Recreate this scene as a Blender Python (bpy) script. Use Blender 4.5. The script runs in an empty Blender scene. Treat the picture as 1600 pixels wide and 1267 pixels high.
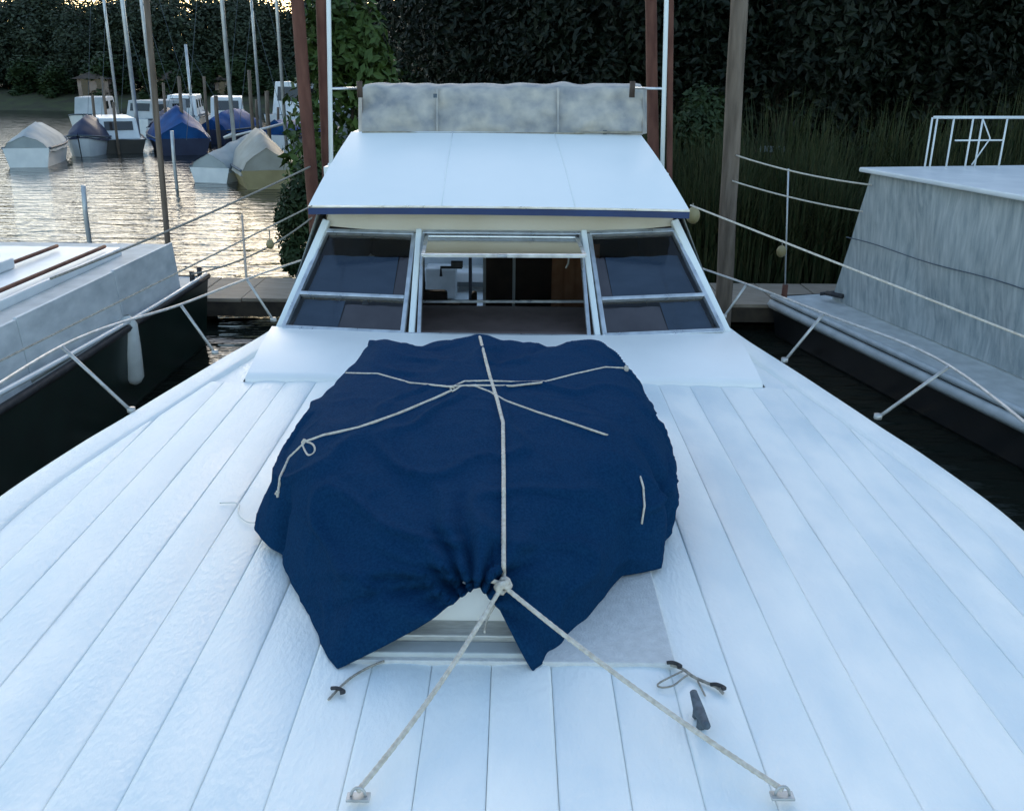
import bpy, math, random
from mathutils import Vector, Matrix, noise
from mathutils.bvhtree import BVHTree

random.seed(7)
R = math.radians
scn = bpy.context.scene
COL = scn.collection

# ------------------------------------------------------------------ camera, sky, sun, exposure
F, CX, CY = 1450.0, 800.0, 633.5            # focal length and centre in units of a 1600 px wide picture
CAM = Vector((0.0, 0.0, 3.10))
CROT = Matrix.Rotation(R(90 - 19.8), 3, 'X') @ Matrix.Rotation(R(0.65), 3, 'Z')
cam_d = bpy.data.cameras.new('camera')
cam = bpy.data.objects.new('camera', cam_d)
COL.objects.link(cam)
cam_d.sensor_fit = 'HORIZONTAL'
cam_d.sensor_width = 36.0
cam_d.lens = F / 1600.0 * 36.0
cam_d.clip_start = 0.05
cam_d.clip_end = 3000
cam.matrix_world = Matrix.Translation(CAM) @ CROT.to_4x4()
scn.camera = cam

SUN_EL, SUN_AZ = 13.0, -1.0                  # degrees; azimuth measured from +Y towards +X
wd = bpy.data.worlds.new('World')
scn.world = wd
wd.use_nodes = True
wn = wd.node_tree
bg = wn.nodes['Background']
sky = wn.nodes.new('ShaderNodeTexSky')
sky.sky_type = 'NISHITA'
sky.sun_disc = False
sky.sun_elevation = R(SUN_EL)
sky.sun_rotation = R(SUN_AZ)
sky.air_density = 1.0
sky.dust_density = 1.2
sky.ozone_density = 1.0
wn.links.new(sky.outputs[0], bg.inputs[0])
bg.inputs[1].default_value = 0.15

sun_d = bpy.data.lights.new('sun', 'SUN')
sun_d.energy = 0.5
sun_d.angle = R(22)
sun_d.color = (1.0, 0.90, 0.76)
sun = bpy.data.objects.new('sun', sun_d)
COL.objects.link(sun)
sdir = Vector((math.sin(R(SUN_AZ)) * math.cos(R(SUN_EL)), math.cos(R(SUN_AZ)) * math.cos(R(SUN_EL)), math.sin(R(SUN_EL))))
sun.rotation_euler = (-sdir).to_track_quat('-Z', 'Y').to_euler()
sun.location = (0, 0, 30)

scn.view_settings.view_transform = 'Standard'
scn.view_settings.look = 'None'
scn.view_settings.exposure = 1.62
scn.view_settings.gamma = 1.0
scn.view_settings.use_curve_mapping = False
scn.cycles.max_bounces = 8
scn.cycles.transparent_max_bounces = 12

# ------------------------------------------------------------------ helpers
def ray(px, py):
    return (CROT @ Vector(((px - CX) / F, -(py - CY) / F, -1.0))).normalized()
def at(px, py, Y):
    d = ray(px, py); return CAM + d * (Y / d.y)
def atz(px, py, z):
    d = ray(px, py); return CAM + d * ((z - CAM.z) / d.z)
def lerp(a, b, t): return a + (b - a) * t

def mat(name, c1, c2=None, scale=6.0, rough=0.5, bump=0.0, bscale=40.0, metal=0.0, rvar=0.0, stretch=None, spec=0.5, sheen=0.0, lo=0.35, hi=0.65, detail=5.0, coat=0.0):
    m = bpy.data.materials.new(name); m.use_nodes = True
    nt = m.node_tree; N = nt.nodes; L = nt.links
    p = N['Principled BSDF']
    p.inputs['Base Color'].default_value = (*c1, 1)
    p.inputs['Roughness'].default_value = rough
    p.inputs['Metallic'].default_value = metal
    p.inputs['Specular IOR Level'].default_value = spec
    if coat: p.inputs['Coat Weight'].default_value = coat
    if sheen:
        p.inputs['Sheen Weight'].default_value = sheen
        p.inputs['Sheen Roughness'].default_value = 0.4
    tc = N.new('ShaderNodeTexCoord')
    src = tc.outputs['Object']
    if stretch:
        mp = N.new('ShaderNodeMapping'); mp.inputs['Scale'].default_value = stretch
        L.new(src, mp.inputs['Vector']); src = mp.outputs[0]
    if c2 is not None:
        n = N.new('ShaderNodeTexNoise'); n.inputs['Scale'].default_value = scale; n.inputs['Detail'].default_value = detail
        L.new(src, n.inputs['Vector'])
        r = N.new('ShaderNodeValToRGB')
        r.color_ramp.elements[0].position = lo; r.color_ramp.elements[0].color = (*c1, 1)
        r.color_ramp.elements[1].position = hi; r.color_ramp.elements[1].color = (*c2, 1)
        L.new(n.outputs['Fac'], r.inputs[0]); L.new(r.outputs[0], p.inputs['Base Color'])
        if rvar:
            mr = N.new('ShaderNodeMapRange')
            mr.inputs[1].default_value = 0.3; mr.inputs[2].default_value = 0.7
            mr.inputs[3].default_value = max(0.02, rough - rvar); mr.inputs[4].default_value = min(1, rough + rvar)
            L.new(n.outputs['Fac'], mr.inputs[0]); L.new(mr.outputs[0], p.inputs['Roughness'])
    if bump:
        b = N.new('ShaderNodeBump'); b.inputs['Strength'].default_value = bump; b.inputs['Distance'].default_value = 0.02
        n2 = N.new('ShaderNodeTexNoise'); n2.inputs['Scale'].default_value = bscale; n2.inputs['Detail'].default_value = 4
        L.new(src, n2.inputs['Vector']); L.new(n2.outputs['Fac'], b.inputs['Height']); L.new(b.outputs[0], p.inputs['Normal'])
    return m

def glass(name, tint, ior=1.6):
    m = bpy.data.materials.new(name); m.use_nodes = True
    nt = m.node_tree; N = nt.nodes; L = nt.links
    N.remove(N['Principled BSDF'])
    t = N.new('ShaderNodeBsdfTransparent'); t.inputs[0].default_value = (*tint, 1)
    g = N.new('ShaderNodeBsdfGlossy'); g.inputs['Roughness'].default_value = 0.04
    f = N.new('ShaderNodeFresnel'); f.inputs[0].default_value = ior
    x = N.new('ShaderNodeMixShader')
    L.new(f.outputs[0], x.inputs[0]); L.new(t.outputs[0], x.inputs[1]); L.new(g.outputs[0], x.inputs[2])
    tc = N.new('ShaderNodeTexCoord'); n = N.new('ShaderNodeTexNoise'); n.inputs['Scale'].default_value = 60
    b = N.new('ShaderNodeBump'); b.inputs['Strength'].default_value = 0.06; b.inputs['Distance'].default_value = 0.01
    L.new(tc.outputs['Object'], n.inputs['Vector']); L.new(n.outputs['Fac'], b.inputs['Height'])
    L.new(b.outputs[0], g.inputs['Normal'])
    L.new(x.outputs[0], N['Material Output'].inputs[0])
    return m

class MB:
    def __init__(s): s.v = []; s.f = []
    def add(s, vs, fs):
        o = len(s.v); s.v += [tuple(v) for v in vs]; s.f += [tuple(i + o for i in f) for f in fs]; return s
    def quad(s, a, b, c, d): return s.add([a, b, c, d], [(0, 1, 2, 3)])
    def box(s, c, size, M=None):
        x, y, z = (q / 2 for q in size); c = Vector(c)
        vs = [Vector((sx * x, sy * y, sz * z)) for sz in (-1, 1) for sy in (-1, 1) for sx in (-1, 1)]
        if M is not None: vs = [M @ v for v in vs]
        return s.add([c + v for v in vs], [(0, 2, 3, 1), (4, 5, 7, 6), (0, 1, 5, 4), (2, 6, 7, 3), (0, 4, 6, 2), (1, 3, 7, 5)])
    def bar(s, a, b, w, d, n):                     # box from a to b, width w across, depth d along n
        a, b, n = Vector(a), Vector(b), Vector(n).normalized()
        t = (b - a).normalized(); u = n.cross(t).normalized() * w / 2; k = n * d / 2
        vs = [a - u - k, a + u - k, a + u + k, a - u + k, b - u - k, b + u - k, b + u + k, b - u + k]
        return s.add(vs, [(0, 3, 2, 1), (4, 5, 6, 7), (0, 1, 5, 4), (1, 2, 6, 5), (2, 3, 7, 6), (3, 0, 4, 7)])
    def tube(s, pts, r, n=8, cap=True, strands=0, twist=60.0):
        pts = [Vector(p) for p in pts]; o = len(s.v); m = len(pts)
        up = Vector((0, 0, 1)); prev = None; dist = 0.0
        for i, p in enumerate(pts):
            t = (pts[min(i + 1, m - 1)] - pts[max(i - 1, 0)])
            t = t.normalized() if t.length > 1e-9 else Vector((0, 1, 0))
            if prev is None:
                u = t.cross(up if abs(t.z) < 0.95 else Vector((1, 0, 0))).normalized()
            else:
                u = (prev - t * prev.dot(t)).normalized()
            prev = u; w = t.cross(u)
            if i: dist += (p - pts[i - 1]).length
            rr = r(i / max(1, m - 1)) if callable(r) else r
            for k in range(n):
                a = 2 * math.pi * k / n
                q = rr
                if strands: q = rr * (0.86 + 0.2 * abs(math.cos(strands * 0.5 * (a) + dist * twist)))
                s.v.append(tuple(p + (u * math.cos(a) + w * math.sin(a)) * q))
        for i in range(m - 1):
            for k in range(n):
                k2 = (k + 1) % n
                s.f.append((o + i * n + k, o + i * n + k2, o + (i + 1) * n + k2, o + (i + 1) * n + k))
        if cap:
            s.f.append(tuple(o + k for k in reversed(range(n)))); s.f.append(tuple(o + (m - 1) * n + k for k in range(n)))
        return s
    def prism(s, poly, off):                       # extrude polygon (list of vectors) by vector off
        n = len(poly); off = Vector(off); poly = [Vector(p) for p in poly]
        return s.add(poly + [p + off for p in poly], [tuple(reversed(range(n))), tuple(range(n, 2 * n))] + [(i, (i + 1) % n, n + (i + 1) % n, n + i) for i in range(n)])
    def grid(s, rows, closed=False):
        o = len(s.v); h = len(rows); w = len(rows[0])
        for r_ in rows: s.v += [tuple(p) for p in r_]
        for i in range(h - 1):
            for j in range(w if closed else w - 1):
                j2 = (j + 1) % w
                s.f.append((o + i * w + j, o + i * w + j2, o + (i + 1) * w + j2, o + (i + 1) * w + j))
        return s
    def mesh(s, name, m, smooth=False):
        me = bpy.data.meshes.new(name); me.from_pydata(s.v, [], s.f); me.update()
        if m: me.materials.append(m)
        if smooth: me.polygons.foreach_set('use_smooth', [True] * len(me.polygons))
        return me
    def build(s, name, m, parent=None, smooth=False, bevel=0.0, local=False):
        o = bpy.data.objects.new(name, s.mesh(name, m, smooth)); COL.objects.link(o)
        if parent is not None:
            o.parent = parent
            if not local and parent.type == 'EMPTY':
                o.matrix_parent_inverse = (Matrix.Translation(parent.location) @ parent.rotation_euler.to_matrix().to_4x4()).inverted()
        if bevel:
            b = o.modifiers.new('bevel', 'BEVEL'); b.width = bevel; b.segments = 2; b.limit_method = 'ANGLE'; b.angle_limit = R(40)
        return o

def empty(name, loc, rz=0.0):
    o = bpy.data.objects.new(name, None); COL.objects.link(o); o.location = loc; o.rotation_euler = (0, 0, rz); o.empty_display_size = 0.2
    return o
def tag(o, label, cat, group=None):
    o['label'] = label; o['category'] = cat
    if group: o['group'] = group
    return o
def struct(o): o['kind'] = 'structure'; return o

def catmull(pts, n, closed=False):
    pts = [Vector(p) for p in pts]; out = []; m = len(pts)
    segs = m if closed else m - 1
    for i in range(segs):
        g = (lambda k: pts[k % m]) if closed else (lambda k: pts[max(0, min(m - 1, k))])
        p0, p1, p2, p3 = g(i - 1), g(i), g(i + 1), g(i + 2)
        for j in range(n):
            t = j / n
            out.append(0.5 * ((2 * p1) + (p2 - p0) * t + (2 * p0 - 5 * p1 + 4 * p2 - p3) * t * t + (3 * p1 - p0 - 3 * p2 + p3) * t ** 3))
    if not closed: out.append(pts[-1])
    return out
def interp(tab, x):
    if x <= tab[0][0]: return tab[0][1]
    for (a, va), (b, vb) in zip(tab, tab[1:]):
        if x <= b: return va + (vb - va) * (x - a) / (b - a)
    return tab[-1][1]

# ------------------------------------------------------------------ materials
M = {}
M['deck'] = mat('deck_paint', (0.70, 0.77, 0.785), (0.93, 0.92, 0.87), 1.15, 0.5, 0.22, 26.0, rvar=0.15, lo=0.37, hi=0.64, stretch=(2.4, 1.1, 1.0), detail=3.5)
nt = M['deck'].node_tree; oi = nt.nodes.new('ShaderNodeObjectInfo'); cx_n = nt.nodes.new('ShaderNodeCombineXYZ'); ad = nt.nodes.new('ShaderNodeVectorMath'); ml = nt.nodes.new('ShaderNodeMath'); ml.operation = 'MULTIPLY'; ml.inputs[1].default_value = 37.0
nt.links.new(oi.outputs['Random'], ml.inputs[0]); nt.links.new(ml.outputs[0], cx_n.inputs[1])
mpn = [n for n in nt.nodes if n.type == 'MAPPING'][0]; tcn = [n for n in nt.nodes if n.type == 'TEX_COORD'][0]
nt.links.new(tcn.outputs['Object'], ad.inputs[0]); nt.links.new(cx_n.outputs[0], ad.inputs[1]); nt.links.new(ad.outputs[0], mpn.inputs['Vector'])
M['trunk'] = mat('trunk_paint', (0.87, 0.865, 0.84), (0.91, 0.90, 0.87), 3.0, 0.4, 0.06, 60, rvar=0.1)
M['pad'] = mat('pad_paint', (0.52, 0.52, 0.51), (0.66, 0.66, 0.65), 30.0, 0.75, 0.25, 120, detail=9, lo=.2, hi=.75)
M['gel'] = mat('gelcoat', (0.76, 0.81, 0.81), (0.82, 0.85, 0.84), 1.6, 0.42, 0.04, 30, rvar=0.08)
M['header_shade'] = mat('shaded_gelcoat', (0.60, 0.53, 0.42), (0.66, 0.60, 0.50), 3.0, 0.4)  # shade under the brow, put into the header's beige base colour
M['blue_trim'] = mat('blue_trim', (0.005, 0.024, 0.095), (0.008, 0.033, 0.12), 5, 0.45)
M['alu'] = mat('aluminium', (0.55, 0.57, 0.58), (0.72, 0.74, 0.75), 14, 0.35, 0.03, 80, metal=0.85, rvar=0.1)
M['steel'] = mat('stainless', (0.38, 0.38, 0.37), (0.54, 0.54, 0.53), 20, 0.5, metal=0.6)
M['sill'] = mat('sill_aluminium', (0.42, 0.42, 0.40), (0.55, 0.55, 0.53), 20, 0.5, metal=0.3, stretch=(1, 8, 8))
M['glass'] = glass('window_glass', (0.80, 0.82, 0.83))
M['blind'] = mat('window_blind', (0.085, 0.125, 0.185), (0.12, 0.165, 0.235), 3.0, 0.9, 0.2, 60, stretch=(1, 1, 4))
M['blind_edge'] = mat('blind_edge', (0.17, 0.14, 0.15), (0.23, 0.19, 0.20), 4.0, 0.9)
M['glass_clear'] = glass('hatch_glass', (0.55, 0.56, 0.56))
M['tarp'] = mat('navy_tarp', (0.0050, 0.032, 0.088), (0.0085, 0.048, 0.118), 120.0, 0.85, 0.6, 330, spec=0.02, detail=9)
M['rope'] = mat('rope', (0.50, 0.44, 0.36), (0.66, 0.61, 0.53), 60, 0.85, 0.3, 300)
M['rope_dark'] = mat('rope_dark', (0.22, 0.20, 0.17), (0.38, 0.35, 0.30), 60, 0.9, 0.3, 300)
M['black'] = mat('black_rubber', (0.012, 0.013, 0.015), (0.03, 0.03, 0.035), 20, 0.6)
M['grey_rubber'] = mat('grey_rubber', (0.05, 0.07, 0.09), (0.10, 0.13, 0.16), 40, 0.7)
M['canvas'] = mat('grey_canvas', (0.25, 0.26, 0.275), (0.52, 0.48, 0.42), 7.5, 0.85, 0.3, 16, lo=0.3, hi=0.7, detail=8)
M['canvas_edge'] = mat('canvas_edging', (0.22, 0.20, 0.16), (0.34, 0.31, 0.25), 20, 0.9)
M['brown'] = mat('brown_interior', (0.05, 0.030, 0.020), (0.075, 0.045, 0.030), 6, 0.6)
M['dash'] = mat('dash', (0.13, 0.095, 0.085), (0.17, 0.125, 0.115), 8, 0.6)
M['curtain'] = mat('curtain', (0.24, 0.11, 0.055), (0.30, 0.15, 0.08), 8, 0.9)
M['wood_pile'] = mat('wood_pile', (0.10, 0.075, 0.055), (0.20, 0.155, 0.12), 5, 0.85, 0.5, 18, stretch=(3, 3, 0.35))
M['rust_pile'] = mat('rust_pile', (0.085, 0.028, 0.018), (0.15, 0.06, 0.04), 6, 0.8, 0.3, 20, stretch=(2, 2, 0.5))
M['dock'] = mat('dock_board', (0.24, 0.19, 0.14), (0.34, 0.275, 0.21), 7, 0.85, 0.3, 30, stretch=(0.6, 6, 1))
M['dock_dark'] = mat('dock_fascia', (0.03, 0.022, 0.016), (0.06, 0.045, 0.03), 7, 0.9)
M['green_hull'] = mat('dark_green_hull', (0.006, 0.015, 0.012), (0.010, 0.024, 0.019), 3, 0.35)
M['black_hull'] = mat('black_hull', (0.008, 0.009, 0.010), (0.014, 0.015, 0.016), 3, 0.4)
M['old_grey'] = mat('weathered_grey', (0.36, 0.40, 0.42), (0.48, 0.52, 0.54), 5, 0.6, 0.1, 30)
M['worn_white'] = mat('worn_white_paint', (0.42, 0.46, 0.48), (0.64, 0.67, 0.68), 4, 0.6, 0.15, 30, detail=9, stretch=(1, 1, 2.5), lo=.25, hi=.7)
M['tarp_grey'] = mat('grey_tarp', (0.22, 0.27, 0.29), (0.52, 0.55, 0.55), 4, 0.65, 0.35, 9, stretch=(5, 5, 0.6), detail=9, lo=.25, hi=.75)
M['deck_grey'] = mat('grey_deck', (0.40, 0.43, 0.43), (0.52, 0.55, 0.55), 6, 0.7, 0.1, 50)
M['fender'] = mat('fender_vinyl', (0.55, 0.57, 0.55), (0.64, 0.66, 0.64), 8, 0.4)
M['white_far'] = mat('white_hull', (0.60, 0.64, 0.66), (0.70, 0.73, 0.74), 3, 0.4)
M['blue_cover'] = mat('blue_cover', (0.008, 0.045, 0.15), (0.012, 0.075, 0.23), 2, 0.7, 0.3, 5, spec=0.1)
M['navy_cover'] = mat('navy_cover', (0.012, 0.018, 0.05), (0.02, 0.03, 0.07), 2, 0.7)
M['tan_cover'] = mat('tan_cover', (0.27, 0.26, 0.22), (0.38, 0.37, 0.33), 1.5, 0.8, 0.3, 4)
M['grey_cover'] = mat('grey_cover', (0.25, 0.29, 0.30), (0.35, 0.39, 0.40), 1.5, 0.8, 0.3, 4)
M['ochre_hull'] = mat('ochre_hull', (0.26, 0.21, 0.10), (0.34, 0.28, 0.14), 2, 0.5)
M['dark_window'] = mat('dark_window', (0.012, 0.015, 0.018), (0.02, 0.022, 0.025), 4, 0.1)
M['mast'] = mat('mast_alloy', (0.45, 0.47, 0.48), (0.58, 0.60, 0.61), 4, 0.45, metal=0.4)
M['bank'] = mat('bank_soil', (0.035, 0.032, 0.018), (0.05, 0.06, 0.02), 1.2, 0.95, 0.6, 5)
M['bark'] = mat('bark', (0.030, 0.022, 0.016), (0.06, 0.046, 0.034), 6, 0.95, 0.6, 12, stretch=(2, 2, 0.4))
def leafmat(name, a, b):
    m = mat(name, a, b, 0.7, 0.6, spec=0.25, detail=3); return m
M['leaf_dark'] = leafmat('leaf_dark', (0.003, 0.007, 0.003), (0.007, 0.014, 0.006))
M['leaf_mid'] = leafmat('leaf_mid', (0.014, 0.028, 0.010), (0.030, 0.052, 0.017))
M['leaf_bright'] = leafmat('leaf_bright', (0.03, 0.06, 0.013), (0.06, 0.10, 0.022))
M['leaf_far'] = leafmat('leaf_far', (0.020, 0.032, 0.020), (0.040, 0.055, 0.032))
M['reed'] = mat('reed', (0.014, 0.030, 0.009), (0.055, 0.055, 0.022), 7.0, 0.7, spec=0.2, detail=2, stretch=(3, 3, .5))
M['house'] = mat('house_wall', (0.22, 0.16, 0.13), (0.30, 0.23, 0.19), 2, 0.8)
M['pale_wall'] = mat('pale_wall', (0.34, 0.37, 0.38), (0.44, 0.46, 0.47), 2, 0.8)
M['roof'] = mat('dark_roof', (0.05, 0.04, 0.04), (0.08, 0.065, 0.06), 2, 0.8)

wm = bpy.data.materials.new('river_water'); wm.use_nodes = True
nt = wm.node_tree; N = nt.nodes; L = nt.links; p = N['Principled BSDF']
p.inputs['Base Color'].default_value = (0.010, 0.013, 0.010, 1); p.inputs['Roughness'].default_value = 0.05; p.inputs['IOR'].default_value = 1.333
tc = N.new('ShaderNodeTexCoord'); mp = N.new('ShaderNodeMapping'); mp.inputs['Scale'].default_value = (0.7, 2.4, 1)
n1 = N.new('ShaderNodeTexNoise'); n1.inputs['Scale'].default_value = 1.1; n1.inputs['Detail'].default_value = 4
n2 = N.new('ShaderNodeTexNoise'); n2.inputs['Scale'].default_value = 4.5; n2.inputs['Detail'].default_value = 3
b1 = N.new('ShaderNodeBump'); b1.inputs['Strength'].default_value = 0.55; b1.inputs['Distance'].default_value = 0.16
b2 = N.new('ShaderNodeBump'); b2.inputs['Strength'].default_value = 0.2; b2.inputs['Distance'].default_value = 0.03
L.new(tc.outputs['Object'], mp.inputs[0]); L.new(mp.outputs[0], n1.inputs[0]); L.new(mp.outputs[0], n2.inputs[0])
L.new(n1.outputs['Fac'], b1.inputs['Height']); L.new(n2.outputs['Fac'], b2.inputs['Height']); L.new(b1.outputs[0], b2.inputs['Normal']); L.new(b2.outputs[0], p.inputs['Normal'])
M['water'] = wm

# ------------------------------------------------------------------ the setting
struct(MB().quad((-900, -300, 0), (900, -300, 0), (900, 1500, 0), (-900, 1500, 0)).build('water', M['water']))

def terrain(name, x0, x1, y0, y1, hfun, nx, ny):
    rows = [[Vector((lerp(x0, x1, i / nx), lerp(y0, y1, j / ny), hfun(lerp(x0, x1, i / nx), lerp(y0, y1, j / ny)))) for i in range(nx + 1)] for j in range(ny + 1)]
    return struct(MB().grid(rows).build(name, M['bank'], smooth=True))
def near_bank_h(x, y):
    edge = 13.6 + max(0, -0.6 - x) * 4.0
    d = min(y - edge, (x + 2.6) * 1.0)
    return min(0.9, -0.35 + 0.5 * max(-1, d)) + min(5, max(0, (y - 31) * .4)) * min(1, max(0, (x + 2) / 3)) + 0.08 * noise.noise((x * 0.7, y * 0.7, 0))
terrain('near_riverbank', -4, 60, 12.9, 80, near_bank_h, 120, 120)
def far_bank_h(x, y):
    return min(1.2, -0.4 + 0.3 * (y - 70)) + 0.2 * noise.noise((x * 0.1, y * 0.1, 3))
terrain('far_riverbank', -200, 8, 69, 170, far_bank_h, 80, 40)

# ------------------------------------------------------------------ our cruiser
XC = -0.055
ZD = 1.35
WTAB = [(0.30, 0.0), (0.45, 0.5), (0.7, 0.85), (1.0, 1.2), (1.6, 1.72), (2.4, 2.06), (3.2, 2.18), (3.7, 2.19), (4.3, 2.11), (4.7, 2.03), (5.2, 1.94), (5.8, 1.82), (6.5, 1.68), (7.5, 1.60), (11.0, 1.52)]
_wc = catmull([(a, b, 0) for a, b in WTAB], 8)
WT = [(v.x, v.y) for v in _wc]
def hw(y): return interp(WT, y)
def dz(x, y): return ZD - 0.035 * ((x - XC) / 2.1) ** 2
cr = tag(empty('cabin_cruiser', (XC, 5.5, 0)), 'white cabin cruiser seen along its planked foredeck, blue striped roof edge above windshield', 'boat')

ys = [0.32 + i * (11.0 - 0.32) / 70 for i in range(71)]
rows = []
for y in ys:
    w = hw(y); zc = 0.06 if y < 2 else 0
    rows.append([Vector((XC + s * w * k, y + (0.0 if kz > 0.9 else 0.35 * (1 - kz) * max(0, (2.5 - y) / 2.5)), ZD * kz - 0.05))
                 for s, k, kz in ((-1, 0.80, -0.2), (-1, 0.88, 0.3), (-1, 0.985, 0.85), (-1, 1.0, 0.985))] +
                [Vector((XC + s * w * k, y + (0.0 if kz > 0.9 else 0.35 * (1 - kz) * max(0, (2.5 - y) / 2.5)), ZD * kz - 0.05))
                 for s, k, kz in ((1, 1.0, 0.985), (1, 0.985, 0.85), (1, 0.88, 0.3), (1, 0.80, -0.2))])
mb = MB()
for half in (slice(0, 4), slice(4, 8)): mb.grid([r_[half] for r_ in rows])
st = rows[-1]; mb.add([v for v in st], [tuple(range(8))])
mb.build('hull', M['gel'], cr, smooth=True)

# deck base with covering boards: one sheet, edges proud of it
PB = 5.27                                            # where planking stops and the trunk begins
mb = MB(); rr = []
for y in [0.33 + i * (6.2 - 0.33) / 70 for i in range(71)]:
    w = hw(y) - 0.005
    rr.append([Vector((XC + w * t, y, dz(XC + w * t, y) - 0.014)) for t in [-1 + 2 * j / 16 for j in range(17)]])
mb.grid(rr)
deck = mb.build('foredeck', M['deck'], cr, smooth=True)
for s in (-1, 1):
    MB().grid([[Vector((XC + s * t, y, dz(XC + s * t, y) - 0.014)) for t in ((1.36, hw(y) - .005) if s > 0 else (hw(y) - .005, 1.36))] for y in [6.19 + i * .2 for i in range(17)]]).build('side_deck', M['deck'], deck, smooth=True)
for s in (-1, 1):                                    # raised covering board along each edge, rounded over
    rr = []
    for y in [0.36 + i * (9.4 - 0.36) / 90 for i in range(91)]:
        w = hw(y); c = min(0.17, w * 0.6)
        prof = [(-c, -0.010), (-c + 0.012, 0.010), (-c + 0.03, 0.016), (-0.06, 0.020), (-0.02, 0.016), (0.008, 0.0), (0.016, -0.03), (0.010, -0.075)]
        rr.append([Vector((XC + s * (w + a), y, dz(XC + s * w, y) + b + 0.003 * noise.noise((y * 2, s * 3, 0)))) for a, b in prof])
    MB().grid(rr).build('covering_board', M['deck'], deck, smooth=True)

PW = 0.186
nP = 12
for k in range(-nP, nP):
    x0 = k * PW; x1 = x0 + PW
    mid = (x0 + x1) / 2
    ys_ = [y for y in [0.45 + i * (PB - 0.45) / 44 for i in range(45)] if hw(y) - 0.165 > min(abs(x0), abs(x1)) + 0.02]
    if len(ys_) < 3: continue
    rr = []
    sd = random.uniform(-0.0015, 0.0015); ph = random.uniform(0, 20)
    for y in ys_:
        lim = hw(y) - 0.168
        a = max(-lim, x0 + 0.0009); b = min(lim, x1 - 0.0009)
        row = []
        for t, h in ((0, -0.014), (0.0, -0.0022), (0.035, -0.0008), (0.11, 0.0012), (0.3, 0.0044), (0.5, 0.0056), (0.7, 0.0044), (0.89, 0.0012), (0.965, -0.0008), (1.0, -0.0022), (1.0, -0.014)):
            xx = a + (b - a) * t
            nz = 0.0045 * noise.noise((xx * 3.0 + ph, y * 1.6, 1.0)) + 0.0016 * noise.noise((xx * 9, y * 5, ph))
            row.append(Vector((XC + xx, y, dz(XC + xx, y) + h + sd + (nz if h > -0.002 else 0))))
        rr.append(row)
    MB().grid(rr).build('deck_plank', M['deck'], deck, smooth=True)

# trunk: smooth raised slope in front of the windshield
ZW0, YW0 = ZD + 0.12, 5.94                           # windshield foot, centre
ZW1, YW1 = ZD + 0.70, 6.50                           # windshield head, centre
wl = at(436, 521, 6.10); wr = at(1137, 526, 6.10)
tl = at(509, 352, 6.60); tr = at(1053, 352, 6.60)
zf = dz(XC, PB) + 0.003
fl = atz(384, 590, zf); fr = atz(1192, 600, zf)
ctr = []
foot = [fl, Vector((lerp(fl.x, fr.x, .33), PB, zf + .008)), Vector((lerp(fl.x, fr.x, .67), PB, zf + .008)), fr]
footc = catmull([Vector((fl.x, PB + .01, zf)), Vector((lerp(fl.x, fr.x, .33), PB, zf + .006)), Vector((lerp(fl.x, fr.x, .67), PB, zf + .006)), Vector((fr.x, PB + .01, zf))], 8)
head = catmull([Vector((wl.x - .05, 6.12, ZW0 - .02)), Vector((at(640, 525, YW0).x, YW0 - .03, ZW0)), Vector((at(932, 529, YW0).x, YW0 - .03, ZW0)), Vector((wr.x + .05, 6.12, ZW0 - .02))], 8)
mb = MB(); rr = []
for t in [i / 10 for i in range(11)]:
    row = [lerp(a, b, t) + Vector((0, 0, 0.018 * math.sin(math.pi * t))) for a, b in zip(footc, head)]
    rr.append(row)
skirt = [Vector((v.x, v.y - .004, v.z - .03)) for v in footc]
mb.grid([skirt] + rr)
lefts = [r_[0] for r_ in rr]; rights = [r_[-1] for r_ in rr]
mb.grid([[Vector((v.x - .03, v.y, dz(v.x, v.y) - .02)) for v in lefts], lefts])
mb.grid([rights, [Vector((v.x + .03, v.y, dz(v.x, v.y) - .02)) for v in rights]])
mb.build('trunk_slope', M['trunk'], cr, smooth=True)

# cabin shell ---------------------------------------------------------------
ROOFZ = ZD + 0.93
aftY = 9.5
bl = Vector((wl.x - .06, 6.16, dz(wl.x, 6.1) - .02)); br = Vector((wr.x + .06, 6.16, dz(wr.x, 6.1) - .02))
TLx, TRx = tl.x - 0.02, tr.x + 0.02
for s, b_, tx in ((-1, bl, TLx), (1, br, TRx)):
    bx_ = b_.x; mb = MB()
    mb.quad((bx_, 6.16, ZD - .05), (bx_, aftY, ZD - .05), (tx, aftY, ROOFZ - .02), (tx, 6.64, ROOFZ - .02))
    mb.build('side_wall', M['gel'], cr)
# wall of aft end with a door opening on the left
dx0, dx1 = at(664, 436, aftY).x, at(757, 436, aftY).x
px0, px1 = at(803, 436, aftY).x, 0.0
mb = MB()
zt, zb = ROOFZ - .03, ZD - 0.95
mb.quad((bl.x, aftY, zb), (dx0, aftY, zb), (dx0, aftY, zt), (TLx, aftY, zt))
mb.quad((dx1, aftY, zb), (br.x, aftY, zb), (TRx, aftY, zt), (dx1, aftY, zt))
mb.quad((dx0, aftY, zb), (dx1, aftY, zb), (dx1, aftY, zb + .38), (dx0, aftY, zb + .38))
mb.quad((dx0, aftY, ZD + .25), (dx1, aftY, ZD + .25), (dx1, aftY, zt), (dx0, aftY, zt))
mb.build('aft_bulkhead', M['brown'], cr)
mb = MB(); mb.bar((px0, aftY - .03, zb), (px0, aftY - .03, zt), .03, .03, (0, 1, 0)); mb.bar((dx1, aftY - .03, zb + .3), (dx1, aftY - .03, zt), .03, .03, (0, 1, 0))
mb.build('door_post', M['gel'], cr)
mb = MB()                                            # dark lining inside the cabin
mb.quad((bl.x + .04, 6.2, zb), (bl.x + .04, aftY - .01, zb), (TLx + .04, aftY - .01, zt), (TLx + .04, 6.66, zt))
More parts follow.
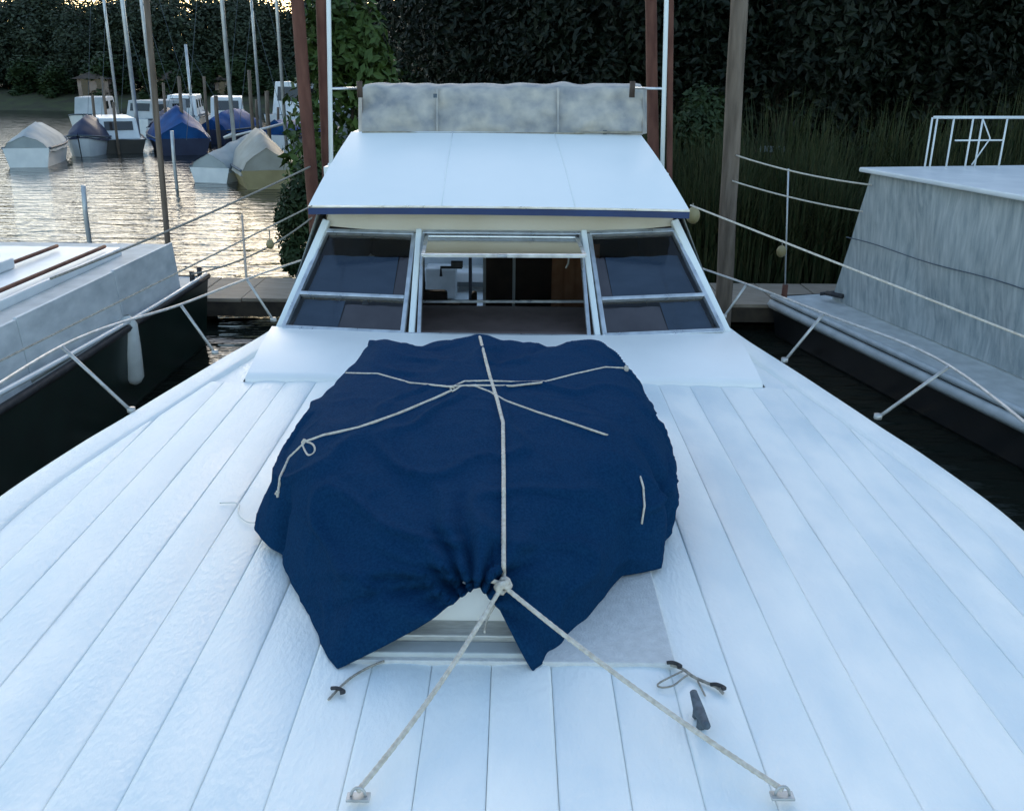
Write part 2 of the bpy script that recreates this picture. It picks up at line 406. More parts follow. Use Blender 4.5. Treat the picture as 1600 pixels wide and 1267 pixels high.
mb.quad((br.x - .04, 6.2, zb), (br.x - .04, aftY - .01, zb), (TRx - .04, aftY - .01, zt), (TRx - .04, 6.66, zt))
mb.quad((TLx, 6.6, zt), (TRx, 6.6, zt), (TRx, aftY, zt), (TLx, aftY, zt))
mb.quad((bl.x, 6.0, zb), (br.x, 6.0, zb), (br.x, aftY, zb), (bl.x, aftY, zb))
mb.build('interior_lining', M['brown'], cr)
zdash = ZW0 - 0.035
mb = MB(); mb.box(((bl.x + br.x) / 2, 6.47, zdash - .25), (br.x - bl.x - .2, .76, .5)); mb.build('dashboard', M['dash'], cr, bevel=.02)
mb = MB(); mb.bar(at(655, 471, 6.86), at(915, 471, 6.86), .018, .02, (0, -1, 0)); mb.build('dashboard_trim', M['alu'], cr)
# things standing in the cabin, silhouettes against the open door
mb = MB()
c = at(898, 452, 8.2)
rows_ = [[Vector((c.x + (i - 6) * .035, 8.2 + .03 * math.sin(i * 2.1), c.z - .55 + j * .24)) for i in range(13)] for j in range(5)]
mb.grid(rows_); mb.build('cabin_curtain', M['curtain'], cr, smooth=True)
mb = MB()
for px, py, w_, h_ in ((679, 462, .24, .30), (700, 466, .5, .12), (730, 462, .16, .10), (741, 452, .05, .16)):
    q = at(px, py, 8.6); mb.box((q.x, 8.6, q.z - .1), (w_, .12, h_))
mb.build('cabin_seat', M['brown'], cr, bevel=.03)
mb = MB(); q0 = at(689, 418, 7.2); q1 = at(722, 418, 7.2); mb.tube([q0 + Vector((0, 0, -.07)), q0, q1], .012); mb.box(at(714, 413, 7.2), (.09, .05, .045))
mb.build('compass_bracket', M['black'], cr)
mb = MB(); q = at(889, 402, 7.0); mb.tube([q, at(888, 412, 7.0), at(884, 419, 7.0)], .008); mb.build('cabin_hook', M['steel'], cr)
# aft cockpit: white sole and transom
mb = MB(); mb.box((XC, 10.25, ZD - .72), (2.8, 1.5, .06)); mb.box((XC, 10.9, ZD - .35), (2.8, .08, .75)); mb.build('aft_cockpit', M['gel'], cr)
mb = MB(); mb.box((XC, 10.75, ZD - .5), (2.4, .3, .12)); mb.build('cockpit_bench', M['trunk'], cr, bevel=.02)
for k_ in range(5): MB().box((XC, 10.845, ZD - .62 + .13 * k_), (2.7, .02, .085)).build('transom_slat', M['old_grey'], cr, bevel=.004)
MB().box((at(690, 440, 10.4).x, 10.4, ZD - .50), (.34, .3, .34)).build('cockpit_locker', M['deck_grey'], cr, bevel=.02)
MB().tube([(at(735, 440, 10.3).x, 10.3, ZD - .7), (at(735, 440, 10.3).x, 10.3, ZD - .18), (at(735, 440, 10.3).x - .2, 10.3, ZD - .14)], .02, 8).build('cockpit_pump', M['black'], cr, smooth=True)
# header above windshield
mb = MB()
hpts_b = [tl, at(652, 362, YW1 + .02), at(910, 363, YW1 + .02), tr]
row0 = catmull([Vector((v.x, v.y + .03, v.z - .01)) for v in hpts_b], 6)
row1 = [Vector((v.x, v.y + .05, ROOFZ - .035)) for v in row0]
mb.grid([row0, row1]); mb.build('header_panel', M['header_shade'], cr, smooth=True)

# flying bridge brow -----------------------------------------------------------
b0 = at(482, 321, 6.34); b1 = at(1077, 328, 6.34)
k0 = at(549, 209, 7.62); k1 = at(1002, 209, 7.62)
zf_ = (b0.z + b1.z) / 2; zk = (k0.z + k1.z) / 2
mb = MB(); rr = []
for t in [i / 8 for i in range(9)]:
    row = []
    for s in [j / 20 for j in range(21)]:
        a = lerp(Vector((b0.x, 6.34, zf_)), Vector((b1.x, 6.34, zf_)), s); b_ = lerp(Vector((k0.x, 7.62, zk)), Vector((k1.x, 7.62, zk)), s)
        q = lerp(a, b_, t); q.z += 0.012 * (1 - (2 * s - 1) ** 2) + 0.02 * math.sin(math.pi * t)
        q.y -= 0.02 * (1 - (2 * s - 1) ** 2) * (1 - t)
        row.append(q)
    rr.append(row)
mb.grid(rr)
front_lo = [v + Vector((0, -.004, -.012)) for v in rr[0]]
mb.grid([[v + Vector((0, .03, -.05)) for v in front_lo], front_lo, rr[0]])
under = [Vector((v.x, 6.66, ROOFZ - .01)) for v in rr[0]]
mb.grid([under, [v + Vector((0, .03, -.05)) for v in front_lo]])
lf = [r_[0] for r_ in rr]; rg = [r_[-1] for r_ in rr]
mb.grid([[Vector((v.x - .005, v.y, ROOFZ - .02)) if v.y > 6.6 else v + Vector((0, 0, -.055)) for v in lf], lf])
mb.grid([rg, [Vector((v.x + .005, v.y, ROOFZ - .02)) if v.y > 6.6 else v + Vector((0, 0, -.055)) for v in rg]])
brow = mb.build('roof_brow', M['gel'], cr, smooth=True)
mod = brow.modifiers.new('edge', 'EDGE_SPLIT'); mod.split_angle = R(35)
mb = MB()
for (a, b_) in zip(rr[0], rr[0][1:]):
    mb.bar(a + Vector((0, -.012, -.036)), b_ + Vector((0, -.012, -.036)), .042, .018, (0, -1, 0))
mb.build('blue_stripe', M['blue_trim'], brow)
mb = MB()
for (a, b_) in zip(rr[0], rr[0][1:]):
    mb.bar(a + Vector((0, -.010, -.006)), b_ + Vector((0, -.010, -.006)), .012, .018, (0, -1, 0))
mb.build('edge_moulding', M['alu'], brow)
for sx_ in (7, 14):
    MB().tube([r_[sx_] + Vector((0, 0, .001)) for r_ in rr], .0035, 6).build('panel_seam', M['gel'], brow, smooth=True)
# roof behind, flybridge tub
mb = MB(); mb.box((XC, 8.55, ROOFZ + .0), (TRx - TLx + .1, 1.9, .05)); mb.build('cabin_roof', M['gel'], cr)
mb = MB()
mb.prism([(k0.x, 7.62, ROOFZ + .03), (k1.x, 7.62, ROOFZ + .03), (k1.x + .05, 9.3, ROOFZ + .03), (k0.x - .05, 9.3, ROOFZ + .03)], (0, 0, zk - ROOFZ - .035))
mb.build('flybridge_tub', M['gel'], cr)

# canvas cover over the flybridge console ---------------------------------------
cv = tag(empty('canvas_cover', (XC, 8.0, zk)), 'weathered grey canvas cover laced over the flybridge above the cabin roof', 'canvas cover')
cz0 = at(780, 207, 7.68).z; cz1 = at(780, 137, 7.80).z
segs = [(566, 683), (683, 872), (872, 1004)]
for si, (pa, pb) in enumerate(segs):
    rr = []
    for j in range(13):
        t = j / 12; row = []
        for i in range(25):
            s = i / 24; px = lerp(pa, pb, s)
            q = at(px, lerp(211 if si else 209, 138 + 5 * noise.noise((px * .03, 7, 1)), t), 7.66 + .14 * t)
            nz = noise.noise((px * .022, t * 2.2, 4)) * .06 + noise.noise((px * .05, t * 5, 9)) * .028 + noise.noise((px * .13, t * 9, 3)) * .010
            q += Vector((0, -nz - .03 * math.sin(math.pi * s) * math.sin(math.pi * t), 0))
            row.append(q)
        rr.append(row)
    last = rr[-1]
    for d_, up in ((.15, .025), (.5, .03), (1.0, .0), (1.25, -.04)):
        rr.append([Vector((v.x, 7.80 + d_, v.z + up)) for v in last])
    MB().grid(rr).build('canvas_panel', M['canvas'], cv, smooth=True)
for px0_, px1_, s in ((566, 546, -1), (1004, 1008, 1)):
    rr = []
    for j in range(9):
        t = j / 8; a = at(px0_, lerp(210, 138, t), 7.66 + .14 * t); rr.append([a, a + Vector((s * .05, .12, 0)), a + Vector((s * .09, .5, 0)), a + Vector((s * .10, 1.3, -.02))])
    MB().grid(rr).build('canvas_side', M['canvas'], cv, smooth=True)
mb = MB()
mb.tube([at(566 + i * 21.9, 207 + (2 if 3 < i < 16 else 0), 7.60) for i in range(21)], .011, 6)
mb.build('canvas_hem', M['canvas_edge'], cv, smooth=True)
for pa in (683, 872):
    MB().tube([at(pa, 211 - 73 * j / 8, 7.63 + .14 * j / 8) for j in range(9)], .010, 6).build('canvas_seam', M['canvas'], cv, smooth=True)
for px, py in ((683, 213), (768, 215), (873, 212), (945, 207), (680, 150)):
    q = at(px, py, 7.62); MB().box(q, (.028, .02, .03)).build('canvas_fastener', M['grey_rubber'], cv)
for px, py in ((881, 216), (672, 221)):
    q = at(px, py, 7.55); MB().tube([q, q + Vector((.03, -.03, -.012)), q + Vector((.05, -.06, -.02))], .006, 6).build('tie_cord', M['grey_rubber'], cv)

# bimini frame posts
for px, py in ((517, 250), (1035, 260)):
    s = -1 if px < 800 else 1
    q = at(px, py, 7.45); top = at(517 if s < 0 else 1038, 20, 7.45); 
    top = Vector((top.x, 7.45, q.z + 1.45))
    q = Vector((q.x, 7.45, q.z - .03))
    mb = MB().tube([q, top, top + Vector((-s * .03, .05, .06)), top + Vector((-s * .1, .3, .1)), top + Vector((-s * .1, 1.6, .12))], .017, 10)
    mb.box(q + Vector((-s * .03, 0, -.01)), (.1, .05, .03))
    post = mb.build('bimini_post', M['gel'], cr, smooth=True)
    h0 = at(517 if s < 0 else 1037, 139, 7.45); h1 = at(566 if s < 0 else 985, 138, 7.70)
    MB().tube([h0, h1], .009, 8).build('cross_pipe', M['alu'], post, smooth=True)
    c_ = at(562 if s < 0 else 988, 138, 7.62); mb = MB(); mb.tube([c_ + Vector((0, 0, .05)), c_, c_ + Vector((-s * .0, .0, -.07))], .022, 8); mb.build('pipe_clamp', M['brown'], post, smooth=True)
# side pod of roof carrying the posts
for s, xx in ((-1, at(517, 250, 7.45).x), (1, at(1035, 260, 7.45).x)):
    zz = at(517 if s < 0 else 1035, 252 if s < 0 else 262, 7.45).z
    mb = MB(); mb.box(((xx + s * .0 + (TLx if s < 0 else TRx)) / 2, 7.9, (zz + ROOFZ) / 2 - .03), (abs(xx - (TLx if s < 0 else TRx)) + .06, 1.2, max(.03, abs(zz - ROOFZ)))); mb.build('bimini_bracket', M['gel'], cr)

# windshield ----------------------------------------------------------------------
def win(px4, Ys, name, bars, panes, fw=.030, outer=M['alu']):
    # px4: BL, BR, TR, TL pixels; Ys their depth
    P4 = [at(p_[0], p_[1], y) for p_, y in zip(px4, Ys)]
    BL, BR, TR, TL = P4
    n = (BR - BL).cross(TL - BL).normalized()
    if n.y > 0: n = -n
    def bil(u, v): return lerp(lerp(BL, BR, u), lerp(TL, TR, u), v)
    mb = MB()
    W = fw
    for (ua, va, ub, vb) in ((0, 0, 1, 0), (0, 1, 1, 1)): mb.bar(bil(ua, va) + n * .012, bil(ub, vb) + n * .012, W, .045, n)
    for (ua, va, ub, vb) in ((0, 0, 0, 1), (1, 0, 1, 1)): mb.bar(bil(ua, va) + n * .010, bil(ub, vb) + n * .010, W, .041, n)
    o = mb.build(name, outer, cr, bevel=.004)
    for (ua, va, ub, vb, w_) in bars:
        MB().bar(bil(ua, va) + n * .014, bil(ub, vb) + n * .014, w_, .04, n).build('glazing_bar', outer, o, bevel=.003)
    for (u0, v0, u1, v1) in panes:
        MB().grid([[bil(lerp(u0, u1, i_ / 6), lerp(v0, v1, j_ / 6)) for i_ in range(7)] for j_ in range(7)]).build('pane', M['glass'], o, smooth=True)
    if panes:
        flip = px4[0][0] > 800
        def uu(u): return 1 - u if flip else u
        for (u0, u1, v0, v1, mm, nm) in ((.03, .84, .36, .80, 'blind', 'window_blind'), (.845, .985, .36, .80, 'blind_edge', 'blind_edge'), (.03, .42, .02, .335, 'blind', 'window_blind'), (.425, .985, .02, .30, 'blind_edge', 'blind_edge')):
            MB().grid([[bil(uu(lerp(u0, u1, i_ / 8)), lerp(v0, v1, j_ / 4)) - n * (.045 + .006 * math.sin(i_ * 1.9 + j_ * .5)) for i_ in range(9)] for j_ in range(5)]).build(nm, M[mm], o, smooth=True)
    return P4, n
win([(444, 514), (630, 523), (648, 368), (511, 364)], [6.10, YW0 + .01, YW1, 6.60], 'side_window', [(0.02, .345, .98, .345, .026)], [(0.01, .01, .99, .34), (0.01, .35, .99, .99)])
win([(944, 527), (1128, 519), (1051, 363), (920, 368)], [YW0 + .01, 6.10, 6.60, YW1], 'side_window', [(0.02, .345, .98, .345, .026)], [(0.01, .01, .99, .34), (0.01, .35, .99, .99)])
# centre opening: fixed frame, empty
P4, n4 = win([(655, 526), (920, 529), (907, 368), (661, 366)], [YW0, YW0, YW1, YW1], 'centre_window', [], [], fw=.026)
# its sash, hinged at the head and swung out
h0, h1 = P4[3] + Vector((.03, -.03, -.012)), P4[2] + Vector((-.03, -.03, -.012))
s0 = at(661, 399, 5.80); s1 = at(914, 400, 5.80)
nn = (h1 - h0).cross(s0 - h0).normalized(); nn = nn if nn.z > 0 else -nn
mb = MB(); mb.bar(s0, s1, .032, .022, nn); mb.bar(h0, h1, .02, .02, nn); mb.bar(h0, s0, .024, .018, nn); mb.bar(h1, s1, .024, .018, nn)
sash = mb.build('open_sash', M['alu'], cr, bevel=.003)
MB().prism([h0, h1, s1, s0], nn * .004).build('pane', M['glass_clear'], sash)
for a, b_ in ((s0, P4[0]), (s1, P4[1])):
    MB().tube([a + (h0 - s0) * .25, lerp(P4[3] if a is s0 else P4[2], P4[0] if a is s0 else P4[1], .32)], .006, 6).build('sash_stay', M['steel'], sash)
MB().tube([lerp(s0, s1, .455) + Vector((0, -.012, .0)), lerp(s0, s1, .52) + Vector((0, -.012, .0))], .012, 8).build('sash_catch', M['steel'], sash, smooth=True)
# pillars
def pillar(name, pa, ya, pb, yb, w, d=.05, m=M['gel']):
    a = at(pa[0], pa[1], ya); b_ = at(pb[0], pb[1], yb)
    t = (b_ - a).normalized(); n = Vector((1, 0, 0)).cross(t); n = n if n.y < 0 else -n
    return MB().bar(a, b_, w, d, n).build(name, m, cr, bevel=.008)
pillar('corner_pillar', (435, 521), 6.13, (511, 346), 6.63, .055, .06)
pillar('corner_pillar', (1138, 526), 6.13, (1053, 346), 6.63, .055, .06)
pillar('windshield_pillar', (643, 526), YW0 - .005, (655, 360), YW1 + .0, .040, .052)
pillar('windshield_pillar', (934, 530), YW0 - .005, (912, 362), YW1 + .0, .040, .052)
mb = MB()
sillp = catmull([wl + Vector((-.02, -.03, -.01)), at(640, 526, YW0 - .02), at(932, 530, YW0 - .02), wr + Vector((.02, -.03, -.01))], 6)
for a, b_ in zip(sillp, sillp[1:]): mb.bar(a, b_, .03, .05, (0, -.5, .8))
mb.build('window_sill', M['alu'], cr)

# hatch under the tarp and the grey pad round it --------------------------------------
pz = ZD + .010
pad = [atz(545, 1033, pz), atz(1056, 1040, pz), atz(1010, 905, pz), atz(560, 905, pz)]
MB().prism([Vector((pad[0].x, pad[0].y, pz - .03)), Vector((pad[1].x, pad[0].y, pz - .03)), Vector((pad[1].x, 4.75, pz - .03)), Vector((pad[0].x, 4.75, pz - .03))], (0, 0, .036)).build('hatch_pad', M['pad'], cr, bevel=.004)
hx0, hx1 = pad[0].x + .05, pad[0].x + .57
mb = MB(); mb.box(((hx0 + hx1) / 2 , 3.55, pz + .10), (hx1 - hx0 - .1, 1.84, .19)); hatch = mb.build('deck_hatch', M['trunk'], cr, bevel=.015)
MB().box(((hx0 + hx1) / 2, 2.588, pz + .022), (hx1 - hx0 - .02, .09, .04)).build('hatch_sill', M['sill'], hatch, bevel=.006)
MB().box(((hx0 + hx1) / 2, 2.508, pz + .012), (hx1 - hx0 + .03, .066, .02)).build('hatch_step', M['deck_grey'], hatch, bevel=.005)

# bow rails ---------------------------------------------------------------------------
def rail(side, bases, tops, ext):
    pipe = catmull(ext[:1] + tops + ext[1:], 10)
    o = MB().tube(pipe, .0085, 8).build('bow_rail', M['steel'], cr, smooth=True)
    for b_, t_ in zip(bases, tops):
        mb = MB().tube([b_ + Vector((0, 0, -.01)), t_], .010, 8)
        mb.tube([b_ + Vector((0, 0, -.015)), b_ + Vector((0, 0, .012))], .022, 10)
        mb.build('stanchion', M['steel'], o, smooth=True)
    return o
def dkp(px, py):
    q = atz(px, py, ZD)
    for _ in range(4): q = atz(px, py, dz(q.x, q.y) + .02)
    return q
bR = [dkp(1372, 650), dkp(1226, 562), dkp(1131, 494)]
tR = [at(1484, 572, bR[0].y - .02), at(1287, 490, bR[1].y), at(1167, 444, bR[2].y + .02)]
bL = [dkp(205, 640), dkp(336, 550), dkp(427, 499)]
tL = [at(96, 541, bL[0].y - .02), at(282, 476, bL[1].y), at(385, 436, bL[2].y + .02)]
def mir(v): return v
eR = [Vector((1.75, 1.9, tR[0].z + .03)), at(1092, 420, 7.9), at(1060, 405, 9.2)]
eL = [Vector((-1.95, 1.9, tL[0].z + .03)), at(470, 407, 7.9), at(520, 390, 9.2)]
eR = [Vector((2.15, 2.7, tR[0].z + .03)), at(1092, 418, 8.0)]
eL = [Vector((-2.27, 2.7, tL[0].z + .03)), at(470, 407, 8.0)]
rail(1, bR, tR, eR); rail(-1, bL, tL, eL)
# upper lifelines running from the brow corners forward to the pulpit
def wire(name, pts, r, m, parent=None, sag=0.0, n=16):
    a, b_ = Vector(pts[0]), Vector(pts[-1])
    ps = [lerp(a, b_, i / n) - Vector((0, 0, sag * 4 * (i / n) * (1 - i / n))) for i in range(n + 1)]
    return MB().tube(ps, r, 6, strands=0).build(name, m, parent, smooth=True)
wire('lifeline', [at(1079, 321, 6.3), at(1465, 473, 4.6) + (at(1465, 473, 4.6) - at(1079, 321, 6.3)) * .6], .006, M['rope'], cr)
wire('lifeline', [at(487, 322, 6.3), at(314, 408, 5.3) + (at(314, 408, 5.3) - at(487, 322, 6.3)) * 1.7], .005, M['rope_dark'], cr)

# ------------------------------------------------------------------ the tarp
def rel(x, y, z): return Vector((XC + x, y, ZD + z))
KEYS = [  # T, S, M, H for each direction round the heap
 [(-.06,3.45,.45),(-.06,3.02,.385),(-.05,2.72,.32),(-.045,2.56,.225)],
 [(.05,3.45,.45),(.05,3.02,.38),(.06,2.70,.30),(.03,2.50,.17)],
 [(.14,3.45,.45),(.14,3.02,.37),(.15,2.68,.25),(.13,2.42,.012)],
 [(.28,3.42,.44),(.32,3.05,.34),(.34,2.82,.2),(.30,2.69,.015)],
 [(.40,3.45,.44),(.46,3.17,.35),(.48,3.02,.2),(.465,2.97,.03)],
 [(.47,3.52,.43),(.58,3.27,.34),(.63,3.12,.2),(.615,3.03,.03)],
 [(.52,3.78,.45),(.66,3.72,.36),(.73,3.62,.2),(.75,3.55,.03)],
 [(.50,4.22,.47),(.60,4.35,.39),(.68,4.45,.2),(.70,4.5,.03)],
 [(.42,4.44,.485),(.46,4.58,.41),(.48,4.7,.2),(.48,4.74,.03)],
 [(.20,4.45,.455),(.20,4.62,.38),(.20,4.74,.2),(.20,4.78,.03)],
 [(-.11,4.48,.505),(-.11,4.64,.42),(-.11,4.76,.2),(-.11,4.8,.03)],
 [(-.40,4.45,.455),(-.41,4.62,.38),(-.42,4.74,.2),(-.42,4.78,.03)],
 [(-.59,4.42,.49),(-.63,4.54,.41),(-.66,4.64,.2),(-.67,4.68,.03)],
 [(-.64,4.15,.47),(-.72,4.18,.39),(-.80,4.2,.2),(-.83,4.22,.03)],
 [(-.70,3.72,.45),(-.82,3.68,.36),(-.90,3.62,.2),(-.94,3.58,.03)],
 [(-.68,3.46,.43),(-.80,3.36,.34),(-.89,3.30,.2),(-.955,3.29,.04)],
 [(-.60,3.38,.44),(-.69,3.14,.35),(-.73,3.03,.2),(-.765,2.99,.03)],
 [(-.45,3.40,.45),(-.52,3.02,.36),(-.57,2.80,.2),(-.62,2.70,.012)],
 [(-.34,3.42,.45),(-.37,2.98,.36),(-.42,2.66,.23),(-.475,2.42,.012)],
 [(-.20,3.44,.45),(-.21,2.99,.37),(-.21,2.66,.28),(-.24,2.48,.115)],
]
cen = Vector((-.1, 3.95, .475))
NU, NV = 22, 20
lev = []
lev.append([(Vector(k[0]) - cen) * .5 + cen + Vector((0, 0, .012)) for k in KEYS])
for j in range(4): lev.append([Vector(k[j]) for k in KEYS])
def polyl(l_, n):
    return [lerp(l_[i], l_[(i + 1) % len(l_)], j / n) for i in range(len(l_)) for j in range(n)]
rings = []                                                   # level x angle; the hem is cut straighter than the draped rings
for j_, l_ in enumerate(lev):
    k_ = (0, 0, 0, .35, .85)[j_]
    rings.append([lerp(a_, b_, k_) for a_, b_ in zip(catmull(l_, NU, closed=True), polyl(l_, NU))])
nA = len(rings[0])
cols = [catmull([cen + Vector((0, 0, .02))] + [rings[j][a] for j in range(5)], NV) for a in range(nA)]
nV = len(cols[0])
rows = []
for v in range(nV):
    row = []
    for a in range(nA):
        q = cols[a][v].copy()
        t = v / (nV - 1)
        # draping wrinkles, and tight folds radiating from the lashed slit in front
        d = Vector((q.x + .05, q.y - 2.58, (q.z - .24)))
        w = .010 * noise.noise((q.x * 4, q.y * 4, q.z * 5)) + .004 * noise.noise((q.x * 14, q.y * 14, q.z * 12))
        rg_ = abs(noise.noise((q.x * 3.2 + 4, q.y * 3.2, q.z * 4.0 + 2)))
        w += .030 * max(0, .13 - rg_) / .13 * (.4 + .6 * t) * (1 if t < .85 else max(.2, (1 - t) / .15)) - .004
        rg2 = abs(noise.noise((q.x * 6.5 + 9, q.y * 8.5, q.z * 11 + 5)))
        w += .007 * max(0, .2 - rg2) / .2 * (.3 + .7 * t) * (1 if t < .8 else max(0, (1 - t) / .2))
        fr = math.exp(-((q.y - 2.68) / .16) ** 2) * math.exp(-((q.x + .22) / .22) ** 2)
        w += fr * .020 * math.sin(q.z * 62 + q.x * 9 + 3 * noise.noise((q.x * 4, q.y * 4, 6)))
        s_ = (q.y - 2.56) + (q.z - .225); lx = -(q.x + .05); rad_ = math.hypot(s_, lx)
        if q.y < 3.3 and rad_ > .03:
            for (ph_, side_, len_, amp_) in ((-.42, 1, .30, .012), (-.12, 1, .42, .018), (.16, 1, .46, .018), (.45, 1, .36, .014), (.8, 1, .26, .012), (.1, -1, .22, .010), (.55, -1, .26, .012)):
                f_ = math.atan2(s_, lx * side_) - ph_ + .10 * noise.noise((q.x * 5, q.y * 5, ph_ * 9))
                if abs(f_) < 1.2: w -= 1.8 * amp_ * math.exp(-(f_ * rad_ / .014) ** 2) * math.exp(-(rad_ / len_) ** 2 * 1.3) - amp_ * 1.0 * math.exp(-((f_ * rad_ - .034) / .018) ** 2) * math.exp(-(rad_ / len_) ** 2 * 1.3)
        near = math.exp(-(d.length / .40) ** 2) * (1.0 if q.x < 0 else .6)
        ang = math.atan2(q.x + .05, (q.y - 2.5))
        w += near * .026 * math.sin(ang * 15 + 2.0 * noise.noise((q.x * 6, q.y * 6, 2)))
        if t > .55:
            w += (t - .55) * .014 * math.sin(a / nA * 2 * math.pi * 15 + 3 * noise.noise((q.x * 2, q.y * 2, 7)))
        w -= .060 * math.exp(-(((q.x - .58) * .8 + (q.y - 3.35) * .6) / .045) ** 2) * math.exp(-((q.z - .2) / .16) ** 2) * (1 if q.x > .35 else 0)
        w -= .050 * math.exp(-(((q.x + .80) * .8 - (q.y - 3.12) * .6) / .04) ** 2) * math.exp(-((q.z - .12) / .13) ** 2) * (1 if q.x < -.5 else 0)
        out = Vector((q.x - cen.x, q.y - cen.y, 0)); out = out.normalized() if out.length > 1e-6 else Vector((0, 0, 0))
        k_ = min(1, t * 1.4)
        q += out * w * k_ + Vector((0, 0, w * (1 - k_ * .6)))
        # pulled down along the front-to-back rope
        g = math.exp(-((q.x - .0) / .035) ** 2) * .010 * (1 if q.y > 2.6 else 0)
        q.z -= g
        row.append(rel(*q))
    rows.append(row)
mb = MB().grid(rows, closed=True)
tarp = mb.build('tarpaulin', M['tarp'], smooth=True)
hem_pts = [rows[-1][a] for a in range(nA)] + [rows[-1][0]]
MB().tube(hem_pts, .0045, 6, cap=False).build('stitched_hem', M['tarp'], tarp, smooth=True)
sm = tarp.modifiers.new('thick', 'SOLIDIFY'); sm.thickness = .004; sm.offset = -1
tag(tarp, 'navy blue tarpaulin lashed over a rounded heap on the white foredeck', 'tarpaulin')
bvh = BVHTree.FromPolygons([Vector(v) for v in mb.v], [f for f in mb.f])
def on(px, py, off=.006, zdef=None):
    d = ray(px, py); h = bvh.ray_cast(CAM, d)
    if h[0] is not None: return h[0] - d * off
    return dkp(px, py) if zdef is None else atz(px, py, ZD + zdef)
def rope(name, pts, label, r=.0055, m=M['rope'], n=10, group=None):
    o = MB().tube(catmull(pts, n), r, 9, strands=3, twist=180).build(name, m, smooth=True)
    return tag(o, label, 'rope', group)
def tuck(ps, first=False, last=True):
    if last: ps[-1] = ps[-1] + (ps[-1] - CAM).normalized() * .022
    if first: ps[0] = ps[0] + (ps[0] - CAM).normalized() * .022
    return ps
def dense(pix, step=14):
    out = []
    for (a, b_) in zip(pix, pix[1:]):
        k = max(1, int(math.hypot(b_[0] - a[0], b_[1] - a[1]) / step))
        for i in range(k): out.append((lerp(a[0], b_[0], i / k), lerp(a[1], b_[1], i / k)))
    out.append(pix[-1]); return out
knotP = on(786, 912, .018)
rp = [on(*q, .013) for q in dense([(751, 531), (757, 556), (766, 590), (777, 625), (786, 660), (787, 740), (787, 820), (787, 900)], 7)]
back = rel(-.13, 4.85, .04)
rope('lashing_rope', [back, rp[0] + Vector((-.02, .22, -.12)), rp[0] + Vector((-.008, .06, -.006))] + rp + [knotP], 'pale rope running front to back over the middle of the blue tarpaulin', .0075, n=4)
rope('lashing_rope', [on(*q, .012) for q in dense([(541, 583), (590, 584), (640, 598), (700, 604), (740, 602), (800, 603), (845, 598), (900, 584), (945, 574), (974, 575)], 7)], 'thin cord across the rear top of the blue tarpaulin, knotted at its right end', .0045, n=3)
rope('lashing_rope', [on(*q, .012) for q in dense([(708, 604), (725, 596), (760, 595), (810, 597), (850, 596)], 7)], 'short doubled cord crossing under the long rope at the top of the tarpaulin', .0045, n=3)
rope('lashing_rope', [on(*q, .012) for q in dense([(434, 777), (438, 745), (452, 715), (478, 690), (505, 680), (560, 668), (620, 647), (680, 622), (706, 610)], 7)], 'cord slanting down the left shoulder of the tarpaulin with a small loop', .0055, n=3)
rope('lashing_rope', tuck([on(*q, .012) for q in dense([(706, 612), (722, 603), (742, 603), (765, 612), (790, 626), (840, 644), (890, 660), (952, 681)], 7)]), 'cord slanting down to the right from the middle of the tarpaulin', .0045, n=3)
rope('lashing_rope', tuck([on(*q, .012) for q in dense([(999, 740), (1005, 760), (1007, 790), (1002, 822)], 7)], True), 'short cord end hanging down the right side of the tarpaulin', .004, n=3)
kn = empty('cord_knot', on(978, 576, .012)); tag(kn, 'small knot at the right end of the rear cord on the tarpaulin', 'knot')
def knot(root, c, r, m, seed, turns=3):
    rnd = random.Random(seed)
    for i in range(turns):
        ax = Vector((rnd.uniform(-1, 1), rnd.uniform(-1, 1), rnd.uniform(-1, 1))).normalized(); u = ax.orthogonal().normalized(); w = ax.cross(u)
        pts = [c + (u * math.cos(a) + w * math.sin(a) * .8) * r + ax * r * .35 * math.sin(2 * a) for a in [2 * math.pi * j / 16 for j in range(17)]]
        MB().tube(pts, r * .42, 7, strands=3, twist=180).build('knot_turn', m, root, smooth=True)
knot(kn, kn.location.copy(), .011, M['rope'], 3, 2)
lp = on(480, 698, .012)
lo = empty('cord_loop', lp); tag(lo, 'small loose loop of cord on the left shoulder of the tarpaulin', 'knot')
MB().tube(catmull([on(*q, .010) for q in ((472, 691), (476, 703), (482, 711), (490, 708), (492, 700), (487, 693), (476, 690))], 5), .004, 7).build('loop_turn', M['rope'], lo, smooth=True)
knot(lo, on(477, 690, .010), .010, M['rope'], 5, 2)
lo2 = empty('cord_knot', on(707, 606, .012)); tag(lo2, 'small knot where two cords meet left of the long rope', 'knot'); knot(lo2, lo2.location.copy(), .009, M['rope'], 9, 2)
lo3 = empty('cord_knot', on(434, 770, .012)); tag(lo3, 'frayed cord knot low on the left side of the tarpaulin', 'knot'); knot(lo3, lo3.location.copy(), .009, M['rope'], 19, 2)
big = empty('rope_knot', knotP); tag(big, 'bulky tan rope knot at the front slit of the tarpaulin', 'knot')
knot(big, knotP + Vector((.0, -.01, .0)), .022, M['rope'], 11, 4)
MB().tube([knotP, knotP + Vector((-.03, -.005, .012)), knotP + Vector((-.05, -.005, .016))], .008, 7, strands=3, twist=180).build('knot_tail', M['rope'], big, smooth=True)
